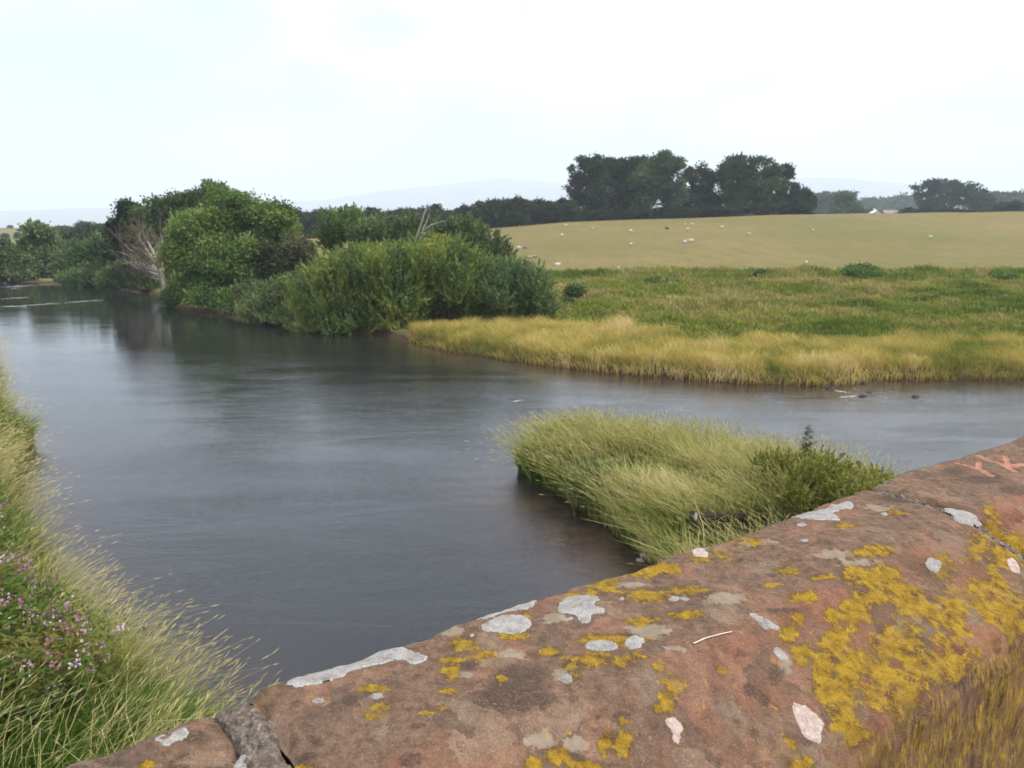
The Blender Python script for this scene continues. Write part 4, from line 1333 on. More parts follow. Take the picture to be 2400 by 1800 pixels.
for i, (u, vt, Yy) in enumerate(FW):
    place_tree('hazy_tree', 'pale bluish tree in the far wood beyond the field, ' + nth(FW, i), 'tree', 'trees of the far blue wood', u, vt, Yy, int(u) % 4, 1.5)
HB = [(2130, 488), (2165, 486), (2195, 490), (2225, 487), (2255, 490), (2300, 488), (2330, 490)]
for i, (u, vt) in enumerate(HB):
    place_tree('hedge_bush', 'low bush in the hedge under the flat-topped tree, ' + nth(HB, i), 'bush', 'bushes of the hedge on the right skyline', u, vt, 330, int(u) % 4, 2.2)
place_tree('hedge_bush', 'dark round bush near the right edge of the skyline', 'bush', 'bushes of the hedge on the right skyline', 2362, 472, 320, 1, 1.6)
place_tree('hedge_bush', 'bush at the right edge of the skyline', 'bush', 'bushes of the hedge on the right skyline', 2396, 482, 322, 2, 1.8)
GL = 'hazy trees up the left valley'
VT = [(148, 529, 330), (205, 520, 340), (228, 524, 345), (190, 532, 350), (35, 548, 420), (5, 553, 400), (62, 555, 380), (110, 552, 400), (-20, 555, 430), (20, 540, 640), (50, 541, 650)]
for i, (u, vt, Yy) in enumerate(VT):
    place_tree('valley_tree', 'bluish tree up the valley beyond the river bend, ' + nth(VT, i), 'tree', GL, u, vt, Yy, int(u) % 4, 1.5)

# ------------------------------------------------------------------ far buildings
RENDER = plain_mat('pale_render', (0.55, 0.54, 0.52), (0.66, 0.65, 0.63), 1.5, 0.9, 0.1)
SLATE = plain_mat('slate_roof', (0.09, 0.09, 0.095), (0.16, 0.155, 0.155), 3, 0.8, 0.3)
REDROOF = plain_mat('tile_roof', (0.17, 0.125, 0.105), (0.25, 0.185, 0.155), 2, 0.9, 0.3)
SHED = plain_mat('weathered_sheet', (0.26, 0.26, 0.26), (0.38, 0.38, 0.37), 1.5, 0.8, 0.1)
GLASS = plain_mat('window_glass', (0.02, 0.022, 0.025), (0.04, 0.042, 0.045), 1, 0.15, 0.0)


def house(label, u, vtop, Y, w, dpt, rot, wall, roof, eave=0.55):
    x = at(u, 500, Y)[0]
    z0 = gz(x, Y) - 0.3
    ridge = at(u, vtop, Y)[2] - z0
    e = max(ridge * eave, 0.8)
    root = empty('farmhouse', (x, Y, z0), label, 'house')
    root.rotation_euler = (0, 0, rot)
    wv_ = [(-w / 2, -dpt / 2, -.5), (w / 2, -dpt / 2, -.5), (w / 2, dpt / 2, -.5), (-w / 2, dpt / 2, -.5), (-w / 2, -dpt / 2, e), (w / 2, -dpt / 2, e), (w / 2, dpt / 2, e), (-w / 2, dpt / 2, e), (-w / 2, 0, ridge), (w / 2, 0, ridge)]
    mesh_np('wall', wv_, [(0, 1, 5, 4), (1, 2, 6, 5), (2, 3, 7, 6), (3, 0, 4, 7)], wall, root, tris=[(5, 6, 9), (7, 4, 8)])
    o = 0.3
    rv_ = [(-w / 2 - o, -dpt / 2 - o, e - .1), (w / 2 + o, -dpt / 2 - o, e - .1), (w / 2 + o, 0, ridge + .12), (-w / 2 - o, 0, ridge + .12), (-w / 2 - o, dpt / 2 + o, e - .1), (w / 2 + o, dpt / 2 + o, e - .1)]
    rv2 = [(a, b, c + .16) for a, b, c in rv_]
    rr_ = mesh_np('roof', rv_ + rv2, [(0, 1, 2, 3), (3, 2, 5, 4), (9, 8, 7, 6), (10, 11, 8, 9), (0, 6, 7, 1), (4, 5, 11, 10)], roof, root)
    cb = [(a, b, c) for c in (ridge - .3, ridge + 1.0) for b in (-.35, .35) for a in (w * .3, w * .3 + .8)]
    mesh_np('chimney', cb, BOXQ, wall, rr_)
    for wx_ in (-w * .3, 0.0, w * .28):
        wb = [(a, b, c) for c in (e * .35, e * .75) for b in (-dpt / 2 - .03, -dpt / 2 + .05) for a in (wx_ - .5, wx_ + .5)]
        mesh_np('window', wb, BOXQ, GLASS, root)
    return root


house('white gabled house peeping over the field crest below the bluish wood', 2052, 494, 330, 7, 6, R(80), RENDER, RENDER)
house('brown roofed farm building beside the white gable on the crest', 2105, 494, 345, 14, 7, R(5), REDROOF, REDROOF)
house('long pale roof behind the crest at the right of the clump', 1858, 500, 242, 4.2, 3.4, R(4), SHED, SHED, 0.8)
house('small pale shed under the broad domed tree', 1755, 504, 238.5, 2.6, 2.4, R(15), SHED, SLATE, 0.7)
house('white farmhouse on the hazy hill at the far left', 55, 546, 560, 10, 7, R(20), RENDER, SLATE)
house('pale cottage at the left edge of the hazy hill', 22, 545, 570, 12, 7, R(-10), RENDER, REDROOF)

# ------------------------------------------------------------------ sheep
tWool = NT('sheep_wool')
v = tWool.pos()
n1 = tWool.noise(v, 22, 4, 0.7)
tWool.principled(tWool.ramp(n1, [(0.3, (0.46, 0.42, 0.36)), (0.7, (0.60, 0.56, 0.50))]), 0.95, tWool.bump(n1, 0.8, 0.03), 0.05)
WOOL_W, WOOL_B = tWool.m, plain_mat('dark_wool', (0.03, 0.025, 0.02), (0.07, 0.055, 0.045), 20)
WOOL_BR = plain_mat('brown_wool', (0.20, 0.14, 0.10), (0.34, 0.26, 0.19), 20)
FACE = plain_mat('sheep_skin', (0.30, 0.26, 0.22), (0.48, 0.43, 0.38), 20)


def sheep_mesh(lying):
    """one skin grown over a skeleton"""
    if lying:
        J = [((-.45, 0, .26), .20), ((-.15, 0, .30), .27), ((.2, 0, .30), .26), ((.42, 0, .36), .18), ((.56, 0, .52), .11), ((.72, 0, .50), .075),
             ((-.3, .2, .09), .07), ((-.05, .28, .06), .05), ((-.3, -.2, .09), .07), ((-.05, -.28, .06), .05), ((.3, .17, .08), .06), ((.52, .15, .05), .04), ((.3, -.17, .08), .06), ((.52, -.15, .05), .04), ((-.6, 0, .22), .05)]
        E = [(0, 1), (1, 2), (2, 3), (3, 4), (4, 5), (0, 6), (6, 7), (0, 8), (8, 9), (2, 10), (10, 11), (2, 12), (12, 13), (0, 14)]
    else:
        J = [((-.42, 0, .66), .21), ((-.12, 0, .66), .27), ((.2, 0, .66), .26), ((.42, 0, .64), .17), ((.60, 0, .40), .11), ((.68, 0, .16), .075),
             ((-.40, .13, .40), .085), ((-.46, .13, .22), .045), ((-.42, .13, .03), .035), ((-.40, -.13, .40), .085), ((-.46, -.13, .22), .045), ((-.42, -.13, .03), .035),
             ((.28, .13, .40), .075), ((.30, .13, .20), .045), ((.29, .13, .03), .035), ((.28, -.13, .40), .075), ((.30, -.13, .20), .045), ((.29, -.13, .03), .035), ((-.62, 0, .55), .05)]
        E = [(0, 1), (1, 2), (2, 3), (3, 4), (4, 5), (0, 6), (6, 7), (7, 8), (0, 9), (9, 10), (10, 11), (2, 12), (12, 13), (13, 14), (2, 15), (15, 16), (16, 17), (0, 18)]
    me = bpy.data.meshes.new('sheep')
    me.from_pydata([j[0] for j in J], E, [])
    o = bpy.data.objects.new('sheep', me)
    COL.objects.link(o)
    sk = o.modifiers.new('skin', 'SKIN')
    for i, j in enumerate(J):
        me.skin_vertices[0].data[i].radius = (j[1], j[1])
    me.skin_vertices[0].data[1].use_root = True
    ss = o.modifiers.new('sub', 'SUBSURF')
    ss.levels = ss.render_levels = 1
    dg = bpy.context.evaluated_depsgraph_get()
    dg.update()
    ev = bpy.data.meshes.new_from_object(o.evaluated_get(dg))
    bpy.data.objects.remove(o)
    return ev


S_UP, S_DOWN = sheep_mesh(False), sheep_mesh(True)


def coloured(me, wool):
    m = me.copy()
    m.materials.clear()
    m.materials.append(wool)
    m.materials.append(FACE if wool is not WOOL_B else WOOL_B)
    for p in m.polygons:
        c = p.center
        p.material_index = 1 if (c.x > 0.55 or c.z < 0.3 and me is S_UP) else 0
        p.use_smooth = True
    return m


SH = {(k, c): coloured(m, w) for k, m in (('up', S_UP), ('down', S_DOWN)) for c, w in (('w', WOOL_W), ('b', WOOL_B), ('n', WOOL_BR))}
GS = 'sheep grazing the far field'
SHEEP = [
    (1216, 586, 'up', 'w', 20, 'white sheep next to the brown one at the left end of the field'),
    (1231, 586, 'up', 'n', 160, 'brown sheep at the left end of the field beside a white one'),
    (1241, 606, 'down', 'n', 10, 'tan sheep lying just right of the willow, left of a pair'),
    (1254, 604, 'down', 'n', 190, 'tan sheep lying just right of the willow, right of a pair'),
    (1306, 623, 'down', 'w', 15, 'sheep lying low in the field nearest to the willow'),
    (1450, 632, 'down', 'w', 80, 'white sheep at the very foot of the field, left of the resting pair'),
    (1528, 632, 'down', 'w', 5, 'left sheep of the pair resting at the foot of the field'),
    (1540, 632, 'down', 'w', 175, 'right sheep of the pair resting at the foot of the field'),
    (1889, 622, 'up', 'w', 70, 'largest white sheep, alone low in the middle of the field'),
    (1479, 577, 'up', 'w', 60, 'lone white sheep mid-slope straight below the clump'),
    (1604, 572, 'up', 'w', 30, 'left sheep of the group of three mid-slope'),
    (1614, 569, 'up', 'w', 170, 'middle sheep of the group of three mid-slope'),
    (1621, 568, 'up', 'w', 15, 'right sheep of the group of three mid-slope'),
    (1317, 555, 'up', 'w', 40, 'white sheep on the upper left slope of the field'),
    (1388, 539, 'up', 'w', 120, 'white sheep high on the field under the leftmost clump tree'),
    (1326, 531, 'up', 'w', 15, 'sheep nearest the dark wood at the top left of the field'),
    (1478, 545, 'up', 'w', 10, 'small white sheep left of the black one'),
    (1563, 539, 'up', 'b', 20, 'only black sheep, high on the field below the tallest tree'),
    (1605, 530, 'up', 'w', 80, 'white sheep at the top of the field, left of the high pair'),
    (1622, 529, 'up', 'w', 160, 'white sheep at the top of the field, right of the high pair'),
    (1611, 541, 'up', 'w', 30, 'white sheep just below the high pair under the clump'),
    (1692, 536, 'up', 'w', 10, 'white sheep high on the field below the broad domed tree'),
    (1755, 553, 'up', 'w', 150, 'white sheep on the upper slope right of centre'),
    (1906, 544, 'up', 'w', 60, 'white sheep on the upper slope below the far blue wood'),
    (2180, 560, 'up', 'w', 25, 'rightmost white sheep, alone on the right of the field'),
]
for u, v_, pose, colr, rz, lab in SHEEP:
    p_ = on_ground(u, v_, 99, 232)
    o = bpy.data.objects.new('sheep', SH[(pose, colr)])
    o.location = (p_[0], p_[1], p_[2] - 0.01)
    o.rotation_euler = (0, 0, R(rz))
    o.scale = (0.76, 0.76, 0.76)
    COL.objects.link(o)
    tag(o, lab, 'sheep', GS)

# ------------------------------------------------------------------ grasses
M_GRASS = leaf_mat('bank_grass', [(0.0, (0.052, 0.104, 0.015)), (0.3, (0.115, 0.177, 0.030)), (0.55, (0.253, 0.268, 0.067)), (0.8, (0.459, 0.415, 0.163)), (1.0, (0.597, 0.513, 0.262))], 0.35)
M_REED = leaf_mat('golden_reed', [(0.0, (0.125, 0.076, 0.048)), (0.10, (0.163, 0.105, 0.056)), (0.16, (0.150, 0.179, 0.039)), (0.35, (0.336, 0.289, 0.067)), (0.7, (0.523, 0.405, 0.119)), (1.0, (0.673, 0.528, 0.252))], 0.35)
M_ROUGH = leaf_mat('rough_pasture_grass', [(0.0, (0.095, 0.130, 0.026)), (0.3, (0.145, 0.190, 0.032)), (0.55, (0.221, 0.224, 0.044)), (0.8, (0.290, 0.250, 0.082)), (1.0, (0.385, 0.310, 0.125))], 0.3)


def blades(x, y, z, h, wdt, lean, tint, r, bend=0.5):
    """curved tapering blades of two segments; lean is a horizontal vector per blade"""
    N = len(x)
    b = np.stack([x, y, z], -1)
    lean3 = np.concatenate([lean, np.zeros((N, 1))], 1)
    up = np.array([0, 0, 1.0])
    m = b + up * (h * 0.55)[:, None] + lean3 * (h * 0.55 * 0.6)[:, None]
    t = b + up * (h * 0.95)[:, None] + lean3 * (h * (0.95 + bend))[:, None] * 0.9
    t[:, 2] -= (np.linalg.norm(lean, axis=1) ** 2) * h * 0.25
    ya = r.random(N) * math.pi * 2
    s = np.stack([np.cos(ya), np.sin(ya), np.zeros(N)], -1)
    w = wdt[:, None]
    vv = np.stack([b - s * w / 2, b + s * w / 2, m + s * w * 0.42, m - s * w * 0.42, t + s * w * 0.08, t - s * w * 0.08], 1).reshape(-1, 3)
    i = np.arange(N)[:, None] * 6
    qd = np.concatenate([i + np.array([0, 1, 2, 3]), i + np.array([3, 2, 4, 5])])
    return vv, qd, np.repeat(tint, 6), t, (t - m)


def scatter(n, x0, x1, y0, y1, keep, r):
    xs, ys = [], []
    tot = 0
    while tot < n:
        x = r.uniform(x0, x1, n)
        y = r.uniform(y0, y1, n)
        k = keep(x, y, r)
        xs.append(x[k])
        ys.append(y[k])
        tot += k.sum()
    return np.concatenate(xs)[:n], np.concatenate(ys)[:n]


def plumes(t, d, L, W, tint):
    d = d / (np.linalg.norm(d, axis=1, keepdims=True) + 1e-9)
    n1_ = np.tile([0.3, -0.9, 0.3], (len(t), 1))
    n2_ = np.tile([0.9, 0.2, 0.3], (len(t), 1))
    a = leaf_quads(t, d, n1_, L, W, tint)
    b = leaf_quads(t, d, n2_, L, W, tint)
    return a, b


def balsam_zone(a, b, c):
    dd = sdf(a, b, LEFT)
    n = fbm(a / 1.5, b / 1.5, 72, 3)
    return (dd > 0.45) & (dd < 7) & (b > 8.3 + 1.6 * (n - 0.5)) & (b < 17.5) & (a < -5.1 + 2.0 * (n - 0.5) - 0.12 * (b - 8)) & (a > -0.72 * b - 2.5)


# --- left bank: green grass below, pale seeding stalks above, leaning with the breeze
r = np.random.default_rng(21)
keepL = lambda x, y, r_: (sdf(x, y, LEFT) > 0.05) & (sdf(x, y, LEFT) < 9) & (x > -0.72 * y - 3.5)
g = Acc()
x, y = scatter(80000, -34, 1, 4.2, 46, lambda a, b, c: keepL(a, b, c) & (~balsam_zone(a, b, c) | (c.random(len(a)) < 0.3)) & (c.random(len(a)) < np.clip(13.0 / b, 0.08, 1) ** 1.3), r)
z = ground_z(x, y) - 0.03
patch = fbm(x / 1.6, y / 1.6, 61, 3)
d_ = sdf(x, y, LEFT)
h = (0.45 + 0.45 * r.random(len(x))) * (0.75 + 0.6 * patch)
tint = np.clip(0.20 + 1.2 * (patch - 0.5) + 0.34 * (r.random(len(x)) - 0.5) + 0.12 * np.exp(-d_ / 0.8), 0, 0.85)
swirl = fbm(x / 1.1, y / 1.1, 66, 2) - 0.5
lean = np.stack([0.32 + 0.9 * swirl + 0.32 * r.normal(size=len(x)), 0.10 - 0.7 * swirl + 0.32 * r.normal(size=len(x))], -1)
wb = 0.010 + 0.010 * r.random(len(x)) + 0.0006 * y
a = blades(x, y, z, h, wb, lean, tint, r)
g.add(*a[:3])
x, y = scatter(10500, -34, 1, 4.2, 46, lambda a, b, c: keepL(a, b, c) & (~balsam_zone(a, b, c) | (c.random(len(a)) < 0.12)) & (c.random(len(a)) < np.clip(13.0 / b, 0.08, 1) ** 1.3 * np.where(sdf(a, b, LEFT) < 1.7, 1.0, 0.16)
                                                                         * np.where(fbm(a / 2.2, b / 2.2, 64, 3) > 0.45, 1.0, 0.25)), r)
z = ground_z(x, y) - 0.03
h = 0.85 + 0.45 * r.random(len(x))
tint = np.clip(0.82 + 0.36 * (r.random(len(x)) - 0.5), 0, 1)
lean = np.stack([0.40 + 0.26 * r.normal(size=len(x)), 0.12 + 0.28 * r.normal(size=len(x))], -1)
a = blades(x, y, z, h, 0.006 + 0.004 * r.random(len(x)) + 0.0005 * y, lean, tint, r)
g.add(*a[:3])
pl = plumes(a[3], a[4], 0.10 + 0.10 * r.random(len(x)), 0.004 + 0.005 * r.random(len(x)) + 0.0004 * y, np.clip(tint + 0.08, 0, 1))
g.add(*pl[0])
g.add(*pl[1])
tag(g.build('bank_grass', M_GRASS), 'long seeding grass on the near left bank leaning over the water', 'grass', kind='stuff')

# --- flowering balsam on the left bank: leafy stems with pink heads
M_BALSAM = leaf_mat('balsam_leaf', [(0.0, (0.035, 0.075, 0.014)), (0.5, (0.085, 0.13, 0.028)), (0.8, (0.17, 0.15, 0.04)), (1.0, (0.20, 0.075, 0.045))], 0.35)
M_PINK = leaf_mat('balsam_petal', [(0.0, (0.320, 0.111, 0.204)), (0.5, (0.440, 0.204, 0.323)), (1.0, (0.576, 0.442, 0.527))], 0.35)


x, y = scatter(1500, -16, -4, 7.5, 18, balsam_zone, r)
z = ground_z(x, y)
H_ = 0.8 + 0.6 * r.random(len(x))
lv, fl = Acc(), Acc()
st = blades(x, y, z, H_, np.full(len(x), 0.02), np.stack([0.12 * r.normal(size=len(x)), 0.12 * r.normal(size=len(x))], -1), np.clip(0.85 + 0.1 * r.normal(size=len(x)), 0, 1), r, 0.0)
lv.add(*st[:3])
per = 34
k = np.repeat(np.arange(len(x)), per)
f_ = 0.15 + 0.85 * r.random(len(k))
base_ = np.stack([x[k], y[k], z[k]], -1)
pos = base_ * (1 - f_[:, None]) + st[3][k] * f_[:, None] + r.normal(size=(len(k), 3)) * np.array([0.14, 0.14, 0.05])
dv = np.stack([r.normal(size=len(k)), r.normal(size=len(k)), 0.1 + 0.35 * r.normal(size=len(k))], -1)
tn = np.clip(0.46 + 0.6 * (fbm(x / 1.2, y / 1.2, 71, 3)[k] - 0.5) * 2 + 0.25 * (r.random(len(k)) - 0.5), 0, 1)
lv.add(*leaf_quads(pos, dv, np.tile([0.1, -0.2, 1.0], (len(k), 1)) + 0.5 * r.normal(size=(len(k), 3)), 0.10 + 0.06 * r.random(len(k)), 0.030 + 0.02 * r.random(len(k)), tn))
ob = lv.build('balsam', M_BALSAM)
tag(ob, 'pink flowering balsam growing among the grass on the left bank', 'wildflowers', kind='stuff')
per = 11
sel = np.nonzero((r.random(len(x)) < 0.50) & (fbm(x / 0.9, y / 0.9, 76, 2) > 0.43))[0]
k = np.repeat(sel, per)
pos = st[3][k] + r.normal(size=(len(k), 3)) * np.array([0.05, 0.05, 0.05])
fl.add(*leaf_quads(pos, r.normal(size=(len(k), 3)), r.normal(size=(len(k), 3)) + np.array([0, -1.0, 0.6]), 0.034 + 0.022 * r.random(len(k)), 0.027 + 0.018 * r.random(len(k)), np.clip(r.random(len(sel))[np.repeat(np.arange(len(sel)), per)] + 0.3 * (r.random(len(k)) - 0.5), 0, 1)))
tag(fl.build('flowers', M_PINK, ob), kind='stuff')

# --- the grassy spit below the bridge
r = np.random.default_rng(22)
BA, BB = np.array(on_plane(1615, 1256, 0.70)), np.array(on_plane(1880, 1256, 0.70))
BD = (BB - BA) / np.linalg.norm(BB - BA)
BN = np.array([BD[1], -BD[0]])


def keepS(a, b, c):
    al = (a - BA[0]) * BD[0] + (b - BA[1]) * BD[1]
    nm_ = (a - BA[0]) * BN[0] + (b - BA[1]) * BN[1]
    clear = (al > -0.1) & (al < 3.4) & (nm_ > -0.15) & (nm_ < 1.6)
    return (sdf(a, b, SPIT) > -0.08) & (b > 9.5) & (~clear | (c.random(len(a)) < 0.03))


g = Acc()
x, y = scatter(60000, -0.6, 14, 9.0, 24.6, keepS, r)
z = np.maximum(ground_z(x, y), -0.1) - 0.03
patch = fbm(x / 1.3, y / 1.3, 81, 3)
h = (0.45 + 0.50 * r.random(len(x))) * (0.45 + 1.25 * patch)
p2 = fbm(x / 0.7, y / 1.6, 82, 3)
back = sm((1.6 - sdf(x, y, SPIT)) / 1.2) * sm((y - 19.5) / 2)
tint = np.clip(0.24 - 0.22 * back + 0.20 * np.exp(-((x - 4.2) / 2.2) ** 2 - ((y - 18) / 3.0) ** 2) + 0.36 * sm((patch - 0.40) / 0.2) + 0.9 * (p2 - 0.5) + 0.40 * (r.random(len(x)) - 0.5), 0, 0.92)
swirl = fbm(x / 1.2, y / 1.2, 86, 2) - 0.5
lean = np.stack([-0.14 + 0.7 * swirl + 0.30 * r.normal(size=len(x)), 0.10 + 0.7 * swirl + 0.30 * r.normal(size=len(x))], -1)
a = blades(x, y, z, h, 0.014 + 0.010 * r.random(len(x)) + 0.0005 * y, lean, tint, r)
g.add(*a[:3])
x, y = scatter(9500, -0.6, 14, 9.0, 24.6, lambda a, b, c: keepS(a, b, c) & (fbm(a / 1.5, b / 1.5, 84, 3) > 0.47) & (a < 9.2), r)
z = np.maximum(ground_z(x, y), -0.05) - 0.03
h = 0.88 + 0.60 * r.random(len(x))
tint = np.clip(0.72 + 0.3 * (r.random(len(x)) - 0.5), 0, 1)
lean = np.stack([-0.28 + 0.28 * r.normal(size=len(x)), 0.12 + 0.26 * r.normal(size=len(x))], -1)
a = blades(x, y, z, h, 0.008 + 0.004 * r.random(len(x)) + 0.0005 * y, lean, tint, r)
g.add(*a[:3])
pl = plumes(a[3], a[4], 0.15 + 0.12 * r.random(len(x)), 0.007 + 0.006 * r.random(len(x)) + 0.0004 * y, np.clip(tint + 0.05, 0, 1))
g.add(*pl[0])
g.add(*pl[1])
tag(g.build('spit_grass', M_GRASS), 'tall green and straw grass covering the low spit below the bridge', 'grass', kind='stuff')

# --- golden reeds along the far shore
r = np.random.default_rng(23)


def keepR(a, b, c):
    dd = sdf(a, b, FAR)
    wdt = 3.0 + 6.0 * sm((a + 7) / 9)
    return (dd > -0.15) & (dd < wdt * (0.7 + 0.6 * fbm(a / 3, b / 3, 88, 2))) & (a > -6.7) & (b < 57)


g = Acc()
x, y = scatter(80000, -8.5, 36, 35.5, 57, keepR, r)
d_ = sdf(x, y, FAR)
z = np.maximum(ground_z(x, y), 0.0) - 0.05
patch = fbm(x / 2.5, y / 2.5, 91, 3)
tuft = fbm(x / 0.9, y / 0.9, 93, 3)
h = (0.52 + 0.42 * r.random(len(x))) * (0.45 + 0.5 * patch + 0.8 * (tuft - 0.15)) * (0.70 + 0.3 * sm(d_ / 1.2))
tint = np.clip(0.52 + 0.9 * (patch - 0.5) + 0.9 * (tuft - 0.5) + 0.35 * (r.random(len(x)) - 0.5) - 0.22 * sm((x - 15) / 8), 0, 1)
tint = np.where(tint < 0.16, 0.16, tint)
base_b = (d_ < 0.6) & (r.random(len(x)) < 0.40)
tint = np.where(base_b, 0.12 * r.random(len(x)), tint)
h = np.where(base_b, h * 0.55, h)
lean = np.stack([-0.18 + 0.9 * (tuft - 0.5) + 0.3 * r.normal(size=len(x)), -0.45 * np.exp(-d_ / 0.7) + 0.34 * r.normal(size=len(x))], -1)
a = blades(x, y, z, h, 0.022 + 0.018 * r.random(len(x)), lean, tint, r)
g.add(*a[:3])
tag(g.build('reeds', M_REED), 'golden reeds fringing the far shore of the side channel', 'reeds', kind='stuff')

# --- rough pasture between the reeds and the field
r = np.random.default_rng(24)
g = Acc()
keepP = lambda a, b, c: (sdf(a, b, FAR) > 3.0) & (b < field_edge(a) + 2.0) & (c.random(len(a)) < np.clip(46.0 / b, 0.25, 1)) & (np.abs(a) < 0.75 * b + 4)
x, y = scatter(150000, -28, 82, 38, 102, keepP, r)
z = ground_z(x, y) - 0.04
patch = fbm(x / 5.0, y / 5.0, 95, 4)
fine = fbm(x / 1.2, y / 1.0, 97, 3)
crest = np.exp(-((y - 98) / 4.0) ** 2)
h = (0.22 + 0.28 * r.random(len(x))) * (0.45 + 1.5 * fine) * (1 + 0.5 * crest)
tint = np.clip(0.46 + 1.7 * (patch - 0.5) + 0.6 * (fine - 0.5) + 0.3 * (r.random(len(x)) - 0.5) - 0.14 * sm((x - 10) / 20) * sm((75 - y) / 20) + 0.12 * sm((6 - x) / 10), 0, 1)
lean = np.stack([-0.15 + 0.45 * r.normal(size=len(x)), 0.45 * r.normal(size=len(x))], -1)
a = blades(x, y, z, h, 0.035 + 0.035 * r.random(len(x)) + 0.0006 * y, lean, tint, r)
g.add(*a[:3])
tag(g.build('rough_grass', M_ROUGH), 'tussocky green and ochre grass between the reeds and the sheep field', 'grass', kind='stuff')

# --- shrubs in the rough pasture
GP = 'shrubs along the field edge'
for lab, u, vc, ru, rv, Y, mt, n in [
    ('dome-shaped dark green shrub at the edge of the sheep field', 2020, 645, 46, 22, 90, M_BRIGHT, 5000),
    ('small ragged shrub on the field edge left of the domed shrub', 1775, 652, 30, 18, 92, M_SYC, 2600),
    ('tiny shrub close right of the small ragged one', 1830, 655, 22, 13, 92, M_BRIGHT, 1600),
    ('spreading low shrub right of the domed shrub', 2235, 662, 44, 16, 86, M_BRIGHT, 3600),
    ('low shrub at the right edge by the field', 2350, 655, 42, 18, 88, M_BRIGHT, 3200),
    ('dark low shrub against the right end of the willows', 1330, 720, 26, 16, 68, M_SYC, 1600),
    ('dark tuft of scrub beside the willows above the reeds', 1350, 685, 22, 16, 74, M_SYC, 1400)]:
    tree('field_shrub', lab, 'shrub', Y, u, [(u, vc, ru, rv), (u - ru * .4, vc + rv * .4, ru * .6, rv * .7), (u + ru * .45, vc + rv * .45, ru * .6, rv * .6)], mt, n, 0.28, 0.14, False, 0.35, 20, GP, tint0=0.4)

# --- tall weed and a bush on the spit
tree('spit_bush', 'silvery dark bush overhanging the water at the side of the spit', 'bush', 19.2, 1400,
     [(1360, 1130, 50, 38), (1410, 1115, 52, 40), (1385, 1150, 44, 30, -.3)], M_GREY, 6500, 0.085, 0.026, True, 0.10, 20, tint0=0.6, base=0.1, low=-0.1)
tree('spit_bush', 'leafy green willow scrub on the right end of the spit', 'bush', 15.6, 1950,
     [(1840, 1125, 90, 52, 1.5), (1940, 1122, 90, 50), (2035, 1128, 64, 40, -.3), (1890, 1150, 80, 60, -.5), (2000, 1160, 60, 50, -1)], M_SCRUB, 26000, 0.09, 0.026, True, 0.10, 22, tint0=0.55, tvar=0.6, low=0.0, depth=0.9)
tree('tall_weed', 'single tall dark weed rising above the grass of the spit', 'weed', 18.6, 1893,
     [(1893, 1035, 7, 32), (1890, 1072, 11, 26), (1897, 1008, 4, 14), (1903, 1052, 5, 12)], M_DARK, 520, 0.075, 0.028, False, 0.05, 8, tint0=0.75)

# ------------------------------------------------------------------ board, stones, foam
WOODM = plain_mat('weathered_timber', (0.022, 0.017, 0.013), (0.075, 0.060, 0.046), 9, 0.9, 0.6, 0.01, (0.3, 1, 1))
pa, pb = BA, BB
rv_ = empty('timber_revetment', (pa[0], pa[1], 0.70), 'dark weathered board with a pale end post half buried in the spit grass', 'board')
ax, ay = pb[0] - pa[0], pb[1] - pa[1]
ln = math.hypot(ax, ay)
rv_.rotation_euler = (0, 0, math.atan2(ay, ax))
for row in range(3):
    z0_, z1_ = row * 0.20 - 0.06, row * 0.20 + 0.13
    n = 14
    tt_ = np.linspace(0, 1, n)
    sag = -0.20 * tt_ ** 1.4 + 0.02 * np.sin(tt_ * 9 + row)
    vv = []
    for t_, s_ in zip(tt_, sag):
        yb = 0.10 * math.sin(t_ * 2.6) + row * 0.012
        vv += [(t_ * ln, yb - .025, z0_ + s_), (t_ * ln, yb + .025, z0_ + s_), (t_ * ln, yb + .025, z1_ + s_), (t_ * ln, yb - .025, z1_ + s_)]
    qd = [(0, 1, 2, 3), ((n - 1) * 4 + 3, (n - 1) * 4 + 2, (n - 1) * 4 + 1, (n - 1) * 4)]
    for i in range(n - 1):
        for j in range(4):
            qd.append((i * 4 + j, (i + 1) * 4 + j, (i + 1) * 4 + (j + 1) % 4, i * 4 + (j + 1) % 4))
    mesh_np('plank', vv, qd, WOODM, rv_)
vv, qd = tube([(0.03, -0.03, -0.5), (0.04, -0.035, 0.2), (0.05, -0.03, 0.50)], [0.05, 0.048, 0.04], 8)
mesh_np('post', vv, qd, WOODM, rv_, smooth=True)
vv, qd = tube([(0.10, -0.055, 0.38), (0.105, -0.055, 0.45), (0.12, -0.05, 0.53)], [0.028, 0.034, 0.026], 8)
mesh_np('post_cap', vv, qd, plain_mat('pale_lichened_wood', (0.45, 0.44, 0.41), (0.62, 0.6, 0.57), 20), rv_, smooth=True)

STONE_G = plain_mat('wet_grey_stone', (0.012, 0.011, 0.010), (0.034, 0.031, 0.028), 9, 0.75, 0.6, 0.02)
STONE_P = plain_mat('pale_river_stone', (0.24, 0.20, 0.16), (0.38, 0.33, 0.28), 12, 0.8, 0.5, 0.01)


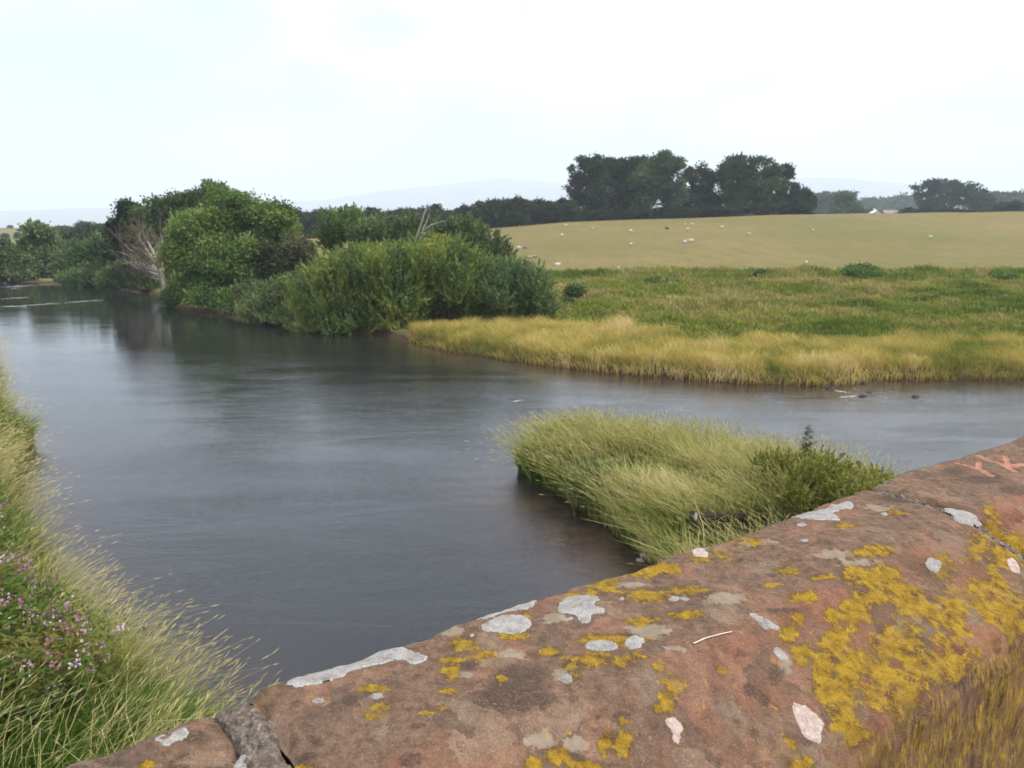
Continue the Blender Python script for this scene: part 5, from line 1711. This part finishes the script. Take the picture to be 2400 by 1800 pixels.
def stone(label, x, y, z, sx, sy, sz, mat, seed):
    n1_, n2_ = 16, 10
    th, ph = np.meshgrid(np.linspace(0, 2 * math.pi, n1_, endpoint=False), np.linspace(-math.pi / 2, math.pi / 2, n2_), indexing='ij')
    d = np.stack([np.cos(ph) * np.cos(th), np.cos(ph) * np.sin(th), np.sin(ph)], -1)
    k_ = 0.55 + 0.85 * fbm(d[..., 0] * 1.9 + seed, d[..., 1] * 1.6 + d[..., 2] * 1.3, seed, 3)
    vv = (d * k_[..., None] * np.array([sx, sy, sz])).reshape(-1, 3)
    i, j = np.meshgrid(np.arange(n1_), np.arange(n2_ - 1), indexing='ij')
    qd = np.stack([i * n2_ + j, ((i + 1) % n1_) * n2_ + j, ((i + 1) % n1_) * n2_ + j + 1, i * n2_ + j + 1], -1).reshape(-1, 4)
    o = mesh_np('stone', vv, qd, mat, smooth=True)
    o.location = (x, y, z)
    return tag(o, label, 'stone')


for lab, u, v_, sx, sz, mt, sd in [
    ('larger pale stone in the shallow brown water beside the spit', 1517, 1300, .17, .10, STONE_P, 3), ('smaller pale stone below the larger one beside the spit', 1502, 1312, .10, .08, STONE_P, 5),
    ('dark rock breaking the riffle close under the reeds', 1947, 910, .38, .22, STONE_G, 7), ('dark rock at the white water in the side channel', 2022, 928, .40, .20, STONE_G, 9),
    ('low dark rock just right of the riffle', 2037, 919, .34, .16, STONE_G, 11), ('lone dark rock standing in the side channel on the right', 2146, 929, .36, .20, STONE_G, 13),
    ('grey rock at the foot of the reed bank near the riffle', 2025, 898, .30, .18, STONE_G, 15), ('small dark rock awash between the riffle and the spit', 1970, 1027, .16, .07, STONE_G, 17)]:
    px, py = on_plane(u, v_, 0.02)
    k_ = 1.0 if mt is STONE_P else 0.66
    stone(lab, px, py, -0.02 if mt is STONE_P else -0.05, sx * k_, sx * 0.8 * k_, sz * k_, mt, sd)

# broken white water and painted sky glints: low crests of foam standing a little above the river
tFo = NT('foam_and_glints')
v = tFo.pos()
n1 = tFo.noise(v, 9, 5, 0.75)
p_ = tFo.node('ShaderNodeBsdfDiffuse')
p_.inputs['Color'].default_value = (0.78, 0.80, 0.82, 1)
tp = tFo.node('ShaderNodeBsdfTransparent')
mxx = tFo.node('ShaderNodeMixShader')
tFo.link(tFo.step(tFo.math('ADD', n1, tFo.math('MULTIPLY', tFo.attr('rim'), -0.45)), 0.30, 0.66, 0, 0.9), mxx.inputs[0])
tFo.link(tp.outputs[0], mxx.inputs[1])
tFo.link(p_.outputs[0], mxx.inputs[2])
tFo.link(mxx.outputs[0], tFo.out.inputs['Surface'])
fo_v, fo_q, fo_a, nn = [], [], [], 0
FOAM_AND_GLINTS = [(1955, 917, 1992, 922, 3.0), (1965, 933, 2018, 929, 3.2), (2055, 930, 2080, 934, 2.0), (1200, 943, 1226, 939, 3.2), (1178, 937, 1190, 942, 1.2), (2160, 958, 2172, 960, 2.0), (1998, 911, 2010, 914, 1.6),
        (0, 673, 60, 671, 1.2), (30, 671, 125, 667, 1.4), (0, 701, 68, 697, 1.4), (0, 719, 60, 718, 2.2), (50, 717, 140, 711, 2.0), (150, 710, 245, 703, 1.5), (25, 677, 45, 675, 1.0)]  # far-left streaks: bright sky reflected off ripples, painted white
for (u0, v0, u1, v1, wpx) in FOAM_AND_GLINTS:
    n = 14
    for i in range(n + 1):
        t = i / n
        u, v_ = u0 + (u1 - u0) * t, v0 + (v1 - v0) * t + 0.4 * math.sin(i * 1.7)
        wv_ = wpx * (math.sin(math.pi * min(max(t, .03), .97)) ** 0.6) * (0.7 + 0.6 * random.random())
        for j, (dv, hz_, rm_) in enumerate(((-wv_ / 2, 0.004, 1.0), (-wv_ / 6, 0.035, 0.2), (wv_ / 6, 0.045, 0.0), (wv_ / 2, 0.004, 1.0))):
            px, py = on_plane(u, v_ + dv, 0.0)
            fo_v.append((px, py, hz_))
            fo_a.append(rm_)
    for i in range(n):
        for j in range(3):
            fo_q.append((nn + i * 4 + j, nn + i * 4 + j + 1, nn + (i + 1) * 4 + j + 1, nn + (i + 1) * 4 + j))
    nn += (n + 1) * 4
tag(mesh_np('foam_and_glints', fo_v, fo_q, tFo.m, attrs={'rim': fo_a}, smooth=True), 'streaks of broken white water and painted sky glints on the river', 'foam_and_glints', kind='stuff')

# a dry stalk lying on the coping
a_, b_ = pix_sp(1625, 1513), pix_sp(1715, 1485)
ss = np.linspace(a_[0], b_[0], 8)
pp = np.linspace(a_[1], b_[1], 8)
zz = top_z(ss, pp) + 0.0025
vv, qd = tube(sp_world(ss, pp, zz), np.linspace(0.0008, 0.0005, 8), 6)
tag(mesh_np('straw', vv, qd, plain_mat('dry_straw', (0.48, 0.40, 0.30), (0.62, 0.53, 0.42), 60), smooth=True), 'single dry grass stalk lying on the lichened coping', 'straw')
